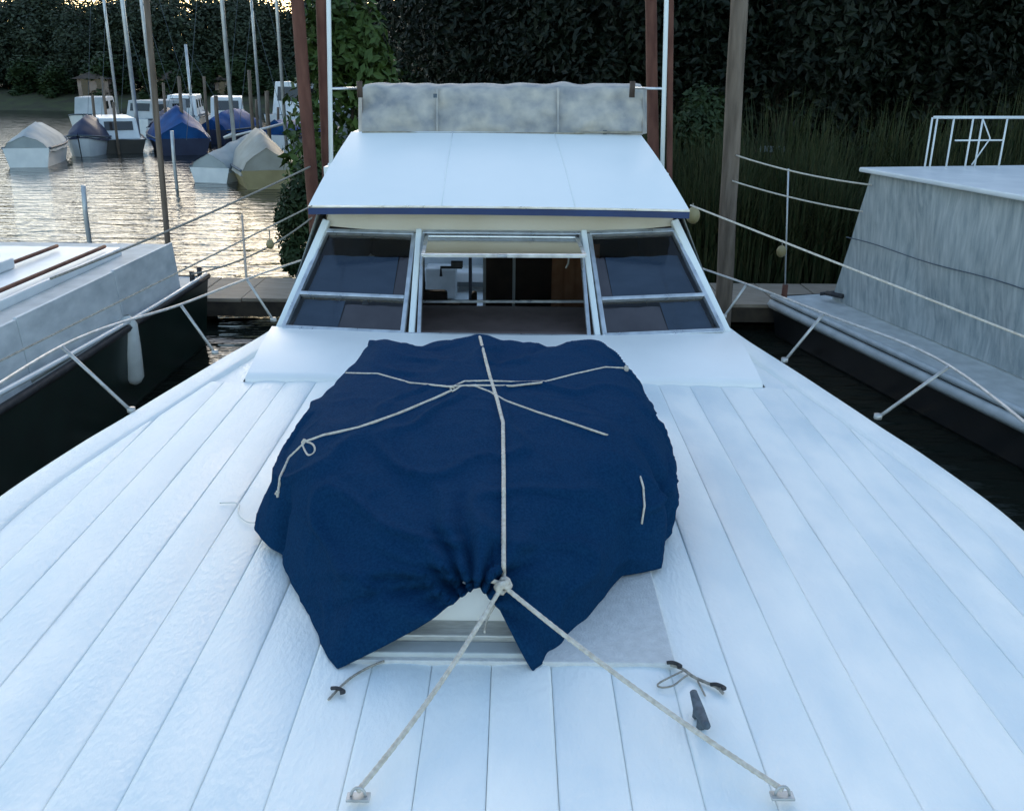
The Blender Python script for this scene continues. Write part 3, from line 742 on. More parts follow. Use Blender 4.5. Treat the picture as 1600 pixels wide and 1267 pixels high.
# the two legs of the bridle forward to the pad eyes near the bow
def taut(name, a, b_, label, r=.0075, sag=.02, m=M['rope']):
    ps = [lerp(a, b_, i / 90) - Vector((0, 0, sag * 4 * (i / 90) * (1 - i / 90))) for i in range(91)]
    o = MB().tube(ps, r, 9, strands=3, twist=150).build(name, m, smooth=True); return tag(o, label, 'rope')
eyeL = dkp(560, 1245); eyeR = dkp(1222, 1243)
taut('bridle_rope', knotP + Vector((-.01, -.02, -.01)), eyeL + Vector((0, 0, .02)), 'rope leg running from the front knot down the deck to the left', sag=.03)
taut('bridle_rope', knotP + Vector((.012, -.02, -.005)), eyeR + Vector((0, 0, .02)), 'rope leg running from the front knot down the deck to the right', sag=.02)
tailp = [knotP + Vector((-.01, -.015, -.01)), atz(776, 940, ZD + .16), atz(762, 965, ZD + .10), atz(757, 988, ZD + .075)]
rope('rope_tail', tailp, 'short frayed rope end dangling below the front knot over the hatch', .004, n=6)
for e, lab in ((eyeL, 'small steel pad eye holding the left rope leg'), (eyeR, 'small steel pad eye holding the right rope leg')):
    o = empty('pad_eye', e); tag(o, lab, 'pad eye')
    MB().box(e + Vector((0, 0, .0)), (.06, .03, .008)).build('base_plate', M['steel'], o, bevel=.002)
    MB().tube([e + Vector((.018 * math.cos(a), 0, .004 + .026 * math.sin(a))) for a in [math.pi * i / 10 for i in range(11)]], .004, 7).build('eye_ring', M['steel'], o, smooth=True)
# tarp corner ties on the deck
def deckrope(name, pix, label, r, m, lift=.006, n=8):
    return rope(name, [dkp(*q) + Vector((0, 0, lift - .012)) for q in pix], label, r, m, n)
deckrope('tie_cord', [(600, 1030), (575, 1040), (548, 1056), (530, 1072), (513, 1090)], 'cord tied to the left front corner of the tarpaulin lying on deck', .004, M['rope_dark'])
deckrope('tie_cord', [(1048, 1036), (1066, 1042), (1085, 1055), (1110, 1066), (1122, 1072), (1130, 1080)], 'dark tipped tie cord lying on deck beside the grey hatch pad', .005, M['rope_dark'])
deckrope('tie_cord', [(1066, 1046), (1045, 1056), (1028, 1066), (1034, 1071), (1052, 1068), (1068, 1056), (1078, 1050)], 'thin loop of cord lying on the white deck near the pad corner', .003, M['rope_dark'])
deckrope('tie_cord', [(1090, 1060), (1096, 1072), (1102, 1084)], 'thin short cord end pointing to the bow on the right deck', .003, M['rope_dark'])
for pix, lab in (((527, 1075), 'dark plastic hook on the cord by the left tarpaulin corner'), ((1119, 1069), 'dark plastic hook near the end of the tie cord on the right'), ((1051, 1035), 'dark plastic hook at the corner of the grey hatch pad')):
    q = dkp(*pix); o = tag(MB().tube(catmull([q + Vector((-.018, .0, .0)), q + Vector((0, -.004, .004)), q + Vector((.018, -.010, .0)), q + Vector((.022, -.018, .0)), q + Vector((.012, -.022, .0))], 5), .006, 7).build('cord_hook', M['black'], smooth=True), lab, 'hook')
# dark cleat bar at the bottom right
ca = dkp(1082, 1096); cb = dkp(1103, 1150)
o = tag(empty('deck_cleat', (ca + cb) / 2), 'dark grey oblong deck cleat on the planking at lower right', 'cleat')
dv = (cb - ca)
MB().tube([ca + dv * t + Vector((0, 0, .022 + .012 * abs(2 * t - 1))) for t in [i / 12 for i in range(13)]], lambda t: .017 - .006 * abs(2 * t - 1), 10).build('cleat_horn', M['grey_rubber'], o, smooth=True)
for t in (.35, .65): MB().tube([ca + dv * t + Vector((0, 0, -.012)), ca + dv * t + Vector((0, 0, .025))], .013, 8).build('cleat_post', M['grey_rubber'], o, smooth=True)
# cable seam on the left deck
deckrope('deck_wire', [(343, 783), (372, 784), (372, 800), (385, 812), (402, 814)], 'thin pale wire lying on the left deck beside the tarpaulin', .0025, M['fender'], lift=.004)

# ------------------------------------------------------------------ hull builder for other boats (local x = length, bow at +x)
def hull_rows(Lh, B, H, bow=.35, n=24, sheer=.15, stern=.85, flare=.82):
    out = []
    for i in range(n + 1):
        t = i / n
        w = B / 2 * (lerp(stern, 1, min(1, t / .4)) if t < .4 else (1 if t < 1 - bow else math.sqrt(max(0, 1 - ((t - 1 + bow) / bow) ** 2)) ** .9))
        w = max(w, .02)
        z = H * (1 + sheer * max(0, (t - .3) / .7) ** 2)
        x = -Lh / 2 + Lh * t
        rk = Lh * .06 * max(0, (t - .7) / .3)
        out.append([Vector((x - rk, -w * flare * .9, -.25)), Vector((x - rk * .6, -w * flare, 0.02)), Vector((x, -w, z)), Vector((x, w, z)), Vector((x - rk * .6, w * flare, .02)), Vector((x - rk, w * flare * .9, -.25))])
    return out
def hull_parts(root, hr, mh, md, trim=None, stripe=True):
    mb = MB(); mb.grid([[r_[0], r_[1], r_[2]] for r_ in hr]); mb.grid([[r_[3], r_[4], r_[5]] for r_ in hr])
    mb.add(hr[0], [(0, 1, 2, 3, 4, 5)])
    mb.build('hull', mh, root, local=True)
    mb = MB(); mb.grid([[r_[2] + Vector((0, 0, -.02)), (r_[2] + r_[3]) / 2 + Vector((0, 0, .02)), r_[3] + Vector((0, 0, -.02))] for r_ in hr]); mb.build('deck', md, root, local=True)
    if trim:
        for k in (2, 3): MB().tube([r_[k] for r_ in hr], .035, 6).build('rub_rail', trim, root, smooth=True, local=True)

# left neighbour -------------------------------------------------------------------
gl = at(325, 431, 10.6); gn = at(134, 520, 7.45)
ax = (gn - gl); angl = math.atan2(ax.y, ax.x)
Ln, Bn = 9.6, 3.0
dirv = Vector((math.cos(angl), math.sin(angl), 0)); nrm = Vector((dirv.y, -dirv.x, 0)); 
if nrm.x > 0: nrm = -nrm                                # away from our boat
cen_l = Vector((gl.x, gl.y, 0)) + dirv * Ln / 2 + nrm * Bn / 2
lb = tag(empty('moored_boat', cen_l, angl), 'dark green hulled boat with grey cabin side moored on the left', 'boat', None)
hr = hull_rows(Ln, Bn, gl.z, bow=.38, sheer=.22, stern=1.0, flare=.93)
hull_parts(lb, hr, M['green_hull'], M['deck_grey'], M['black'])
sgn = 1 if (Matrix.Rotation(angl, 3, 'Z') @ Vector((0, 1, 0))).dot(nrm) < 0 else -1   # local y side facing us
def LB(u, v, z): return Vector((-Ln / 2 + u, sgn * (Bn / 2 - v), z))
zc = gl.z
for u0, u1, m_ in ((.62, 2.15, 'worn_white'), (2.16, 3.9, 'worn_white'), (3.91, 5.6, 'worn_white')):
    MB().prism([LB(u0, .10, zc - .02), LB(u1, .10, zc + .01), LB(u1, .14, zc + .50), LB(u0, .14, zc + .49)], Vector((0, -sgn * .03, 0))).build('cabin_side', M[m_], lb, local=True, bevel=.006)
mb = MB(); mb.prism([LB(.62, .13, zc - .02), LB(.62, 2.7, zc - .02), LB(.62, 2.7, zc + .47), LB(.62, .17, zc + .47)], Vector((.03, 0, 0))); mb.build('cabin_end', M['old_grey'], lb, local=True)
MB().prism([LB(1.3, .40, zc + .47), LB(5.6, .40, zc + .47), LB(5.6, 2.6, zc + .47), LB(1.3, 2.6, zc + .47)], (0, 0, .09)).build('cabin_roof', M['white_far'], lb, local=True, bevel=.02)
MB().prism([LB(.66, .16, zc + .44), LB(5.6, .16, zc + .44), LB(5.6, 2.68, zc + .44), LB(.66, 2.68, zc + .44)], (0, 0, .04)).build('cabin_top', M['deck_grey'], lb, local=True)
for v in (.48, .95): MB().tube([LB(1.5 + i * .2, v, zc + .60) for i in range(20)], .018, 6).build('roof_handrail', M['rust_pile'], lb, smooth=True, local=True)
MB().prism([LB(2.4, .9, zc + .56), LB(5.6, .9, zc + .56), LB(5.6, 2.3, zc + .56), LB(2.4, 2.3, zc + .56)], (0, 0, .1)).build('roof_hatch', M['white_far'], lb, local=True, bevel=.02)
MB().tube([LB(.05 + i * .4, .0, zc + .03 + .0025 * i * i * .3) for i in range(14)], .022, 6).build('toe_rail', M['white_far'], lb, smooth=True, local=True)
for u in (.1, .35): MB().tube([LB(u, .06, zc), LB(u, .06, zc + .12)], .03, 8).build('bollard', M['black'], lb, smooth=True, local=True)
fp = at(205, 548, 8.35); fp = Vector((gl.x + .17, 8.35, fp.z))
fo = tag(empty('boat_fender', fp + Vector((0, 0, -.30))), 'white cylindrical fender hanging on the dark green hull', 'fender')
fz = [(-.33, .02), (-.31, .055), (-.26, .085), (0, .09), (.26, .085), (.31, .055), (.34, .025)]
fx = at(205, 548, 8.35).x
MB().grid([[Vector((fx + r_ * math.cos(a), 8.35 + r_ * math.sin(a), fp.z + z)) for a in [2 * math.pi * k / 16 for k in range(16)]] for z, r_ in fz], closed=True).build('fender_body', M['fender'], fo, smooth=True)
MB().tube([Vector((fx, 8.35, fp.z + .32)), Vector((fx - .03, 8.37, zc + .05))], .008, 6).build('fender_line', M['rope'], fo)

# right neighbour ------------------------------------------------------------------
ge = at(1207, 462, 11.3); gn = at(1465, 582, 8.2)
ax = gn - ge; angr = math.atan2(ax.y, ax.x); dirv = Vector((math.cos(angr), math.sin(angr), 0)); nrm = Vector((-dirv.y, dirv.x, 0))
if nrm.x < 0: nrm = -nrm
Lr, Br = 10.0, 3.6
cen_r = Vector((ge.x, ge.y, 0)) + dirv * Lr / 2 + nrm * Br / 2
rb = tag(empty('moored_boat', cen_r, angr), 'black hulled boat with tall grey tarpaulined cabin moored on the right', 'boat')
hr = hull_rows(Lr, Br, ge.z, bow=.38, sheer=.1, stern=1.0, flare=.95)
hull_parts(rb, hr, M['black_hull'], M['deck_grey'], M['old_grey'])
MB().tube([r_[2 if (Matrix.Rotation(angr, 3, 'Z') @ Vector((0, -1, 0))).dot(nrm) < 0 else 3] + Vector((0, 0, -.10)) for r_ in hr], .06, 6).build('sheer_strake', M['old_grey'], rb, smooth=True, local=True)
sg = 1 if (Matrix.Rotation(angr, 3, 'Z') @ Vector((0, 1, 0))).dot(nrm) < 0 else -1
RBI = (Matrix.Translation(cen_r) @ Matrix.Rotation(angr, 4, 'Z')).inverted()
def RB(u, v, z): return Vector((-Lr / 2 + u, sg * (Br / 2 - v), z))
zc = ge.z
# pick cabin corners through the picture on sensible planes, then straighten in boat space
cb0 = RBI @ at(1303, 446, 11.15); ct0 = RBI @ at(1362, 270, 10.4)
vb = Br / 2 - abs(cb0.y); vt = Br / 2 - abs(ct0.y); ub = cb0.x + Lr / 2; ut = ct0.x + Lr / 2
zr = ct0.z
cabr = MB()
c1 = [RB(ub, vb, zc + .0), RB(ub + 4.6, vb, zc + .02), RB(ut + 4.2, vt, zr), RB(ut, vt, zr)]
nU, nW = 26, 16
def face(P, name, amp, outv, mtl):
    rr = []
    for j in range(nW + 1):
        row = []
        for i in range(nU + 1):
            u, v = i / nU, j / nW
            q = lerp(lerp(P[0], P[1], u), lerp(P[3], P[2], u), v)
            w = noise.noise((q.x * 2.2, q.z * 1.1, 3)) * amp + noise.noise((q.x * 6, q.z * 2.5, 8)) * amp * .35
            row.append(q + outv * w * min(1, 6 * min(u + .02, v + .05)))
        rr.append(row)
    return MB().grid(rr).build(name, mtl, rb, smooth=True, local=True)
face(c1, 'cabin_side', .07, Vector((0, sg, 0)), M['tarp_grey'])
c2 = [RB(ub, Br - .35, zc), RB(ub, vb, zc), RB(ut, vt, zr), RB(ut, Br - .5, zr)]
face(c2, 'cabin_end', .03, Vector((-1, 0, 0)), M['tarp_grey'])
MB().prism([RB(ut - .10, vt - .10, zr + .0), RB(ut + 4.4, vt - .10, zr), RB(ut + 4.4, Br - .4, zr), RB(ut - .10, Br - .4, zr)], (0, 0, .05)).build('cabin_roof', M['white_far'], rb, local=True, bevel=.015)
seam0 = [lerp(lerp(c1[0], c1[3], .52), lerp(c1[1], c1[2], .52), i / 20) + Vector((0, sg * .065, .012 * math.sin(i * .7))) for i in range(21)]
MB().tube(seam0, .006, 5).build('tarp_cord', M['grey_rubber'], rb, local=True)
# white rail and ladder frame on the roof
zr2 = zr + .05
def RW(px, py, Y): return RBI @ at(px, py, Y)
pts = [(1394, 254), (1407, 252), (1431, 261), (1452, 252), (1478, 258), (1505, 254)]
topz = (RW(1430, 187, 9.9)).z
rail_top = []
for i, (px, py) in enumerate(pts):
    d = ray(px, py); q = RBI @ (CAM + d * ((zr2 - CAM.z) / d.z)) if d.z < -1e-3 else RW(px, py, 10.0)
    q.x = max(-Lr / 2 + ut + .1, min(q.x, -Lr / 2 + ut + 2.5))
    tq = Vector((q.x, q.y, topz))
    MB().tube([Vector((q.x, q.y, zr2 - .01)), tq], .010, 7).build('rail_post', M['white_far'], rb, smooth=True, local=True)
    rail_top.append(tq)
a_, b_ = rail_top[0], rail_top[-1]
MB().tube([a_ + (a_ - b_) * .05, b_ + (b_ - a_) * .4], .016, 8).build('rail_top', M['white_far'], rb, smooth=True, local=True)
MB().tube([lerp(a_, b_, .3) + Vector((0, 0, -.24)), b_ + Vector((0, 0, -.24))], .009, 7).build('rail_bar', M['white_far'], rb, smooth=True, local=True)
MB().tube([lerp(a_, b_, .65) + Vector((0, 0, -.02)), lerp(a_, b_, .8) + Vector((0, 0, -.22)), lerp(a_, b_, .6) + Vector((0, 0, -.5))], .008, 7).build('rail_brace', M['white_far'], rb, smooth=True, local=True)
# deck gear at its end
q = RBI @ atz(1310, 462, zc + .04)
mb = MB(); mb.tube([q + Vector((0, -.25, .03)), q + Vector((.05, .0, .06)), q + Vector((.0, .28, .03))], .022, 7); mb.tube([q + Vector((.05, -.2, .05)), q + Vector((.25, -.1, .05))], .03, 7); mb.build('anchor', M['black'], rb, smooth=True, local=True)
q = RBI @ at(1226, 456, 11.2)
MB().tube([Vector((q.x, q.y, zc - .03)), Vector((q.x, q.y, zc + .16))], .035, 9).build('bollard', M['rust_pile'], rb, smooth=True, local=True)
pp = Vector((q.x, q.y, zc + .1)); pt = RBI @ at(1232, 264, 11.2)
MB().tube([pp, Vector((pt.x, pt.y, pt.z))], .010, 7).build('bow_post', M['mast'], rb, smooth=True, local=True)
RBM = RBI.inverted(); ptw = RBM @ pt; ppw = RBM @ pp

# ------------------------------------------------------------------ back dock
dk = tag(empty('timber_dock', (0, 12.1, 0)), 'low weathered timber dock running behind the boats', 'dock')
x = -9.0; i = 0
random.seed(21)
while x < 9.5:
    w = .62 + random.uniform(-.03, .03)
    MB().box((x + w / 2, 12.15, .33 + random.uniform(-.004, .004)), (w - .015, 1.25, .045)).build('dock_board', M['dock'], dk, bevel=.004)
    x += w
MB().box((0, 11.56, .21), (18.6, .06, .19)).build('fascia_beam', M['dock_dark'], dk)
MB().box((0, 12.7, .21), (18.6, .06, .19)).build('fascia_beam', M['dock_dark'], dk)
for xx in range(-8, 9, 4): MB().tube([(xx, 11.9, -1), (xx, 11.9, .3)], .1, 10).build('dock_pile', M['dock_dark'], dk)

# ------------------------------------------------------------------ piles
def pile(px0, py0, px1, py1, Y, wpx, m, label, name='mooring_pile', ztop=None, cat='pile', group=None):
    a = at(px0, py0, Y); b_ = at(px1, py1, Y); d = (a - b_)
    zt_ = ztop if ztop else 6.0
    top = b_ + d * ((zt_ - b_.z) / d.z); bot = b_ + d * ((-1.0 - b_.z) / d.z)
    depth = (b_ - CAM).length; r = wpx / F * depth / 2
    n = 24
    ps = [lerp(bot, top, i / n) + Vector((.15 * r * noise.noise((i * .4, px0, 0)), .15 * r * noise.noise((i * .4, px0, 5)), 0)) for i in range(n + 1)]
    o = MB().tube(ps, lambda t: r * (1.05 - .12 * t), 12).build(name, m, smooth=True)
    return tag(o, label, cat, group)
pile(1148, 135, 1130, 478, 11.30, 25, M['wood_pile'], 'thick weathered wooden pile standing right of the cabin before the reeds')
pile(475, 135, 494, 370, 11.2, 19, M['rust_pile'], 'left one of the two rust brown piles left of the cabin roof')
pile(506, 135, 512, 300, 11.4, 15, M['rust_pile'], 'right one of the two rust brown piles, behind the white roof post')
pile(1019, 135, 1021, 250, 11.3, 17, M['rust_pile'], 'rust brown pile between the canvas cover and the right white post')
pile(1047, 135, 1046, 270, 11.2, 9, M['rust_pile'], 'slim rust brown pile just right of the right white post')
pile(241, 140, 262, 378, 12.9, 8, M['wood_pile'], 'slim dark pole standing in the water behind the left boat')
# ropes between piles and boats
def hang(name, a, b_, label, r, m, sag):
    o = wire(name, [a, b_], r, m, None, sag, 24); return tag(o, label, 'rope')
pilex = at(1146, 240, 11.25); 
hang('mooring_rope', at(1150, 243, 11.2), RBM @ (RB(ut + .1, vt - .04, zr - .12)), 'upper pale mooring rope from the thick pile to the grey cabin', .010, M['rope'], .04)
hang('mooring_rope', at(1144, 283, 11.2), RBM @ (RB(ut + .0, vt - .04, zr - .42)), 'lower pale mooring rope from the thick pile to the grey cabin', .010, M['rope'], .03)
lbm = Matrix.Translation(cen_l) @ Matrix.Rotation(angl, 4, 'Z')
hang('mooring_rope', at(490, 258, 11.2), lbm @ LB(3.0, .3, gl.z + .6), 'grey mooring rope from the rust piles to the left boat', .011, M['rope_dark'], .03)
hang('mooring_rope', at(500, 330, 11.2), lbm @ LB(.4, .05, gl.z + .1), 'dark slack mooring rope low beside the left boat stern', .010, M['rope_dark'], .12)
hang('mooring_rope', at(385, 436, bL[2].y + .02), at(378, 335, 9.6), 'dark chain like line rising from the left bow rail', .010, M['rope_dark'], .0)
fb = tag(empty('hanging_float', at(422, 382, 10.2)), 'small yellowish float hanging over the water left of the cabin', 'float')
def ball(root, c, r, m, name='float_body', sq=1.2):
    MB().grid([[Vector((c.x + r * math.sin(p_) * math.cos(a), c.y + r * math.sin(p_) * math.sin(a), c.z + r * sq * math.cos(p_))) for a in [2 * math.pi * k / 12 for k in range(12)]] for p_ in [.02 + (math.pi - .04) * j / 8 for j in range(9)]], closed=True).build(name, m, root, smooth=True)
ball(fb, fb.location.copy(), .045, M['ochre_hull']); MB().tube([fb.location + Vector((0, 0, .03)), at(421, 360, 10.2)], .006, 6).build('float_line', M['rope_dark'], fb)
fb = tag(empty('hanging_float', at(1083, 337, 10.0)), 'small ochre float hanging just right of the roof corner', 'float')
ball(fb, fb.location.copy(), .075, M['ochre_hull']); MB().tube([fb.location + Vector((0, 0, .05)), at(1083, 318, 10.0)], .006, 6).build('float_line', M['rope_dark'], fb)
fb = tag(empty('hanging_float', at(1221, 393, 11.15)), 'small ochre float tied to the thin post of the right boat', 'float')
ball(fb, fb.location.copy(), .06, M['ochre_hull']); MB().tube([fb.location + Vector((0, 0, .04)), at(1223, 375, 11.15)], .006, 6).build('float_line', M['rope_dark'], fb)

# ------------------------------------------------------------------ far boats on the left
def far_boat(pa, pb, yw, B, H, mh, label, cover=None, cm=None, ch=1.0, name='moored_boat', bowside=1, group=None, cshape=None, cabin=None, turn=8.0):
    # moored end-on in its slip: near end at picture line yw, width from pa to pb; bowside 1 = bow away from us
    a = atz(pa, yw, 0); b_ = atz(pb, yw, 0)
    B = (b_ - a).length * .92; Lh = B * 2.5
    tr_ = R(90 + turn) if bowside > 0 else R(-90 + turn)
    ang = tr_; fwd = Vector((math.cos(R(90 + turn)), math.sin(R(90 + turn)), 0))
    c = (a + b_) / 2 + fwd * Lh / 2
    root = tag(empty(name, Vector((c.x, c.y, 0)), ang), label, 'boat', group)
    hr = hull_rows(Lh, B, H, bow=.45, sheer=.25)
    hull_parts(root, hr, mh, M['deck_grey'], M['grey_rubber'])
    if cover:
        prof = cshape or [(0, .55), (.25, .9), (.5, 1.0), (.75, .8), (1, .1)]
        rr = []
        for i in range(21):
            t = i / 20; r_ = hr[min(len(hr) - 1, int(round(t * (len(hr) - 1))))]
            zt_ = interp(prof, t) * ch
            a1, b1 = r_[2], r_[3]
            row = []
            for j in range(9):
                s = j / 8; q = lerp(a1, b1, s); k = 1 - abs(2 * s - 1)
                q.y *= 1.04; q.z += -.12 * (1 - min(1, k * 4)) + zt_ * (k ** .75) + .05 * noise.noise((i * .5, j * .8, pa))
                row.append(q)
            rr.append(row)
        mbc = MB().grid(rr); mbc.add([v + Vector((.02, 0, 0)) for v in rr[0]], [tuple(range(9))]); mbc.build('boat_cover', cm, root, local=True, smooth=True)
    if cabin:
        for (t0, t1, hh, mm, wins) in cabin:
            x0, x1 = -Lh / 2 + t0 * Lh, -Lh / 2 + t1 * Lh; w = B * .36
            o = MB().prism([(x0, -w, H), (x1, -w, H), (x1 - .15 * (x1 - x0), -w * .9, H + hh), (x0, -w * .9, H + hh)], (0, 0, 0)).v
            v = [Vector((x0, -w, H)), Vector((x1, -w, H)), Vector((x1, w, H)), Vector((x0, w, H)), Vector((x0 + .04 * Lh, -w * .9, H + hh)), Vector((x1 - .06 * Lh, -w * .9, H + hh)), Vector((x1 - .06 * Lh, w * .9, H + hh)), Vector((x0 + .04 * Lh, w * .9, H + hh))]
            cb_ = MB().add(v, [(0, 3, 2, 1), (4, 5, 6, 7), (0, 1, 5, 4), (1, 2, 6, 5), (2, 3, 7, 6), (3, 0, 4, 7)]).build('cabin', mm, root, local=True, bevel=.03)
            MB().quad((x0 + .016 * Lh - .015, -w * .7, H + hh * .42), (x0 + .016 * Lh - .015, w * .7, H + hh * .42), (x0 + .033 * Lh - .015, w * .7, H + hh * .85), (x0 + .033 * Lh - .015, -w * .7, H + hh * .85)).build('aft_window', M['dark_window'], cb_, local=True)
            for k in range(wins):
                u0 = (k + .25) / wins; u1 = (k + .8) / wins
                for sd_ in (-1, 1):
                    lo_ = lambda u, h_: Vector((lerp(lerp(x0, x0 + .04 * Lh, h_), lerp(x1, x1 - .06 * Lh, h_), u), sd_ * (w * (1 - .1 * h_) + .012), H + hh * h_))
                    MB().quad(lo_(u0, .4), lo_(u1, .4), lo_(u1, .8), lo_(u0, .8)).build('window', M['dark_window'], cb_, local=True)
    return root, Lh, H
G = None
far_boat(368, 474, 296, 2.2, .50, M['ochre_hull'], 'ochre hulled boat under a tan peaked cover nearest the piles', True, M['tan_cover'], .95, bowside=1, cshape=[(0, .62), (.3, .95), (.6, 1.0), (.85, .8), (1, .1)], turn=20)
far_boat(284, 374, 286, 2.0, .42, M['white_far'], 'white boat under a sloping grey cover beside the ochre hulled one', True, M['grey_cover'], .85, cshape=[(0, .45), (.2, .6), (.6, .9), (.85, 1.0), (1, .5)], bowside=1, turn=-14)
far_boat(238, 342, 243, 2.6, .6, M['navy_cover'], 'dark boat under a bright blue cover in the middle of the far row', True, M['blue_cover'], 1.15, cshape=[(0, .5), (.3, 1.0), (.6, .85), (1, .2)], bowside=1, turn=24)
far_boat(146, 240, 240, 2.4, .5, M['black_hull'], 'dark hulled cruiser with a low white cabin on the far left water', cabin=[(.08, .8, .75, M['white_far'], 3)], bowside=1, turn=28)
far_boat(92, 160, 246, 2.2, .6, M['white_far'], 'small boat with a navy canopy at the far left edge', True, M['navy_cover'], .8, bowside=-1, turn=10)
far_boat(394, 470, 236, 2.2, .6, M['white_far'], 'boat under a low blue cover behind the tan covered boat', True, M['blue_cover'], .6, cshape=[(0, 1), (.5, .8), (1, .3)], turn=-20)
far_boat(318, 398, 216, 2.8, .8, M['white_far'], 'white cabin boat behind the masts in the far row', cabin=[(.08, .75, 1.0, M['white_far'], 3)], bowside=1, turn=15)
far_boat(396, 492, 214, 3.0, 1.0, M['white_far'], 'large pale boat with long cabin behind the two tall masts', cabin=[(.06, .85, 1.5, M['white_far'], 4)], bowside=1, turn=-25)
far_boat(168, 250, 214, 2.6, .8, M['white_far'], 'pale cruiser behind the dark hulled one on the far left', cabin=[(.1, .8, .8, M['pale_wall'], 3)], bowside=1, turn=-18)
far_boat(250, 322, 210, 2.6, .8, M['white_far'], 'white cruiser with a squared cabin behind the bright blue cover', cabin=[(.1, .8, 1.0, M['white_far'], 3)], bowside=1, turn=12)
far_boat(96, 172, 214, 2.6, .8, M['white_far'], 'white boat with grey cabin in the far row at left', cabin=[(.1, .7, .9, M['pale_wall'], 2)], bowside=-1, turn=12)
far_boat(0, 90, 262, 2.4, .6, M['white_far'], 'white open boat with grey cover at the extreme left', True, M['grey_cover'], .7, bowside=1, turn=15)
far_boat(300, 366, 226, 2.6, .6, M['navy_cover'], 'dark hulled boat under a second blue cover left of the tall mast', True, M['blue_cover'], .8, bowside=1, turn=-12)
far_boat(226, 282, 222, 2.6, .6, M['white_far'], 'boat under a navy cover between the far left cruisers', True, M['navy_cover'], .8, bowside=1, turn=10)
# masts and slim poles between the far boats
def mast(px, ptop, pbase, Y, wpx, m, label, boom=None):
    a = at(px, pbase, Y); 
    hgt = at(px, ptop, Y).z if ptop > 60 else 9.0
    r = wpx / F * (a - CAM).length / 2
    root = tag(empty('sailboat_mast', Vector((a.x, Y, a.z))), label, 'mast')
    MB().tube([Vector((a.x, Y, a.z - .6)), Vector((a.x, Y, hgt))], r, 8).build('spar', m, root, smooth=True)
    if boom:
        MB().tube([Vector((a.x, Y, a.z + .25)), at(boom[0], boom[1], Y)], r * .7, 8).build('boom', m, root, smooth=True)
    top = Vector((a.x, Y, hgt - .1))
    for dx in (-1.6, 1.6): MB().tube([top, Vector((a.x + dx, Y + .4, a.z))], .008, 4).build('shroud', M['grey_rubber'], root)
mast(366, 20, 222, 29.5, 6, M['mast'], 'pale mast rising between the blue cover and the tan cover', boom=(350, 216))
mast(446, 20, 206, 31.0, 5, M['mast'], 'pale mast nearest the rust piles, with boom sloping left', boom=(352, 216))
mast(215, 20, 200, 38, 6, M['mast'], 'pale grey mast at the far left above the white cabin')
mast(188, 60, 205, 42, 4, M['mast'], 'thin far mast left of the grey mast')
mast(303, 70, 200, 43, 4, M['mast'], 'thin far mast above the blue covers')
mast(408, 60, 200, 42, 4, M['mast'], 'thin far mast between the two tall pale masts')
mast(243, 20, 196, 40, 5, M['mast'], 'slim pale mast just right of the grey mast at left')
for px, t_, b_, Y, w_, lab in ((341, 150, 206, 36, 6, 'brown pole left of the tall pale mast'), (420, 143, 204, 35, 6, 'brown pole between the two tall pale masts'), (402, 156, 190, 41, 4, 'short slim pole left of the brown pole by the pale cabin'), (276, 205, 290, 25.5, 5, 'short dark pole standing in the water left of the grey cover'), (184, 160, 225, 36, 4, 'slim dark pole behind the dark hulled cruiser'), (152, 150, 215, 38, 4, 'slim brown pole above the navy canopy at far left'), (302, 150, 196, 41, 4, 'slim grey pole above the blue cover'), (436, 168, 204, 39, 4, 'slim pole right of the brown pole before the pale cabin'), (288, 120, 215, 37, 5, 'tall slim dark pole behind the bright blue cover'), (396, 110, 212, 36, 5, 'tall dark pole midway between the pale masts'), (325, 120, 200, 40, 4, 'tall thin dark pole left of the brown pole'), (262, 130, 205, 41, 4, 'thin dark pole behind the squared cabin'), (170, 120, 212, 40, 4, 'thin dark pole above the pale cruiser at left'), (139, 290, 372, 14.5, 7, 'pale grey post standing in the water at the left edge')):
    a = at(px, b_, Y); t2 = at(px, t_, Y); r = w_ / F * (a - CAM).length / 2
    tag(MB().tube([Vector((a.x, Y, -1)), Vector((a.x, Y, lerp(a.z, t2.z, .5))), Vector((a.x + .03, Y, t2.z))], r, 8).build('marina_pole', M['mast'] if 'grey' in lab else M['wood_pile'], smooth=True), lab, 'pole')

# sheds on the far bank
def shed(px0, px1, ytop, ybot, Y, m, label, doors=2):
    a = at(px0, ybot, Y); b_ = at(px1, ytop, Y); w = b_.x - a.x; zb_ = 0.9; zt_ = max(b_.z, 2.2)
    root = tag(empty('far_shed', Vector(((a.x + b_.x) / 2, Y, zb_))), label, 'building')
    MB().prism([(a.x, Y, zb_ - .5), (b_.x, Y, zb_ - .5), (b_.x, Y, zt_), (a.x, Y, zt_)], (0, 5, 0)).build('wall', m, root)
    cx_ = (a.x + b_.x) / 2
    MB().prism([(a.x - .3, Y - .3, zt_), (b_.x + .3, Y - .3, zt_), (cx_, Y - .3, zt_ + w * .22)], (0, 5.6, 0)).build('roof', M['roof'], root)
    for k in range(doors):
        xx = lerp(a.x, b_.x, (k + .5) / doors); MB().box((xx, Y - .02, zb_ + .9), (w / doors * .45, .08, 1.5)).build('door', M['dark_window'], root)
shed(128, 172, 156, 182, 74, M['house'], 'small pinkish shed under the trees at far left')
shed(248, 306, 150, 182, 75, M['pale_wall'], 'pale boat shed behind the blue covered boat', 3)
shed(340, 360, 160, 182, 76, M['house'], 'tiny pinkish hut behind the brown pole', 1)

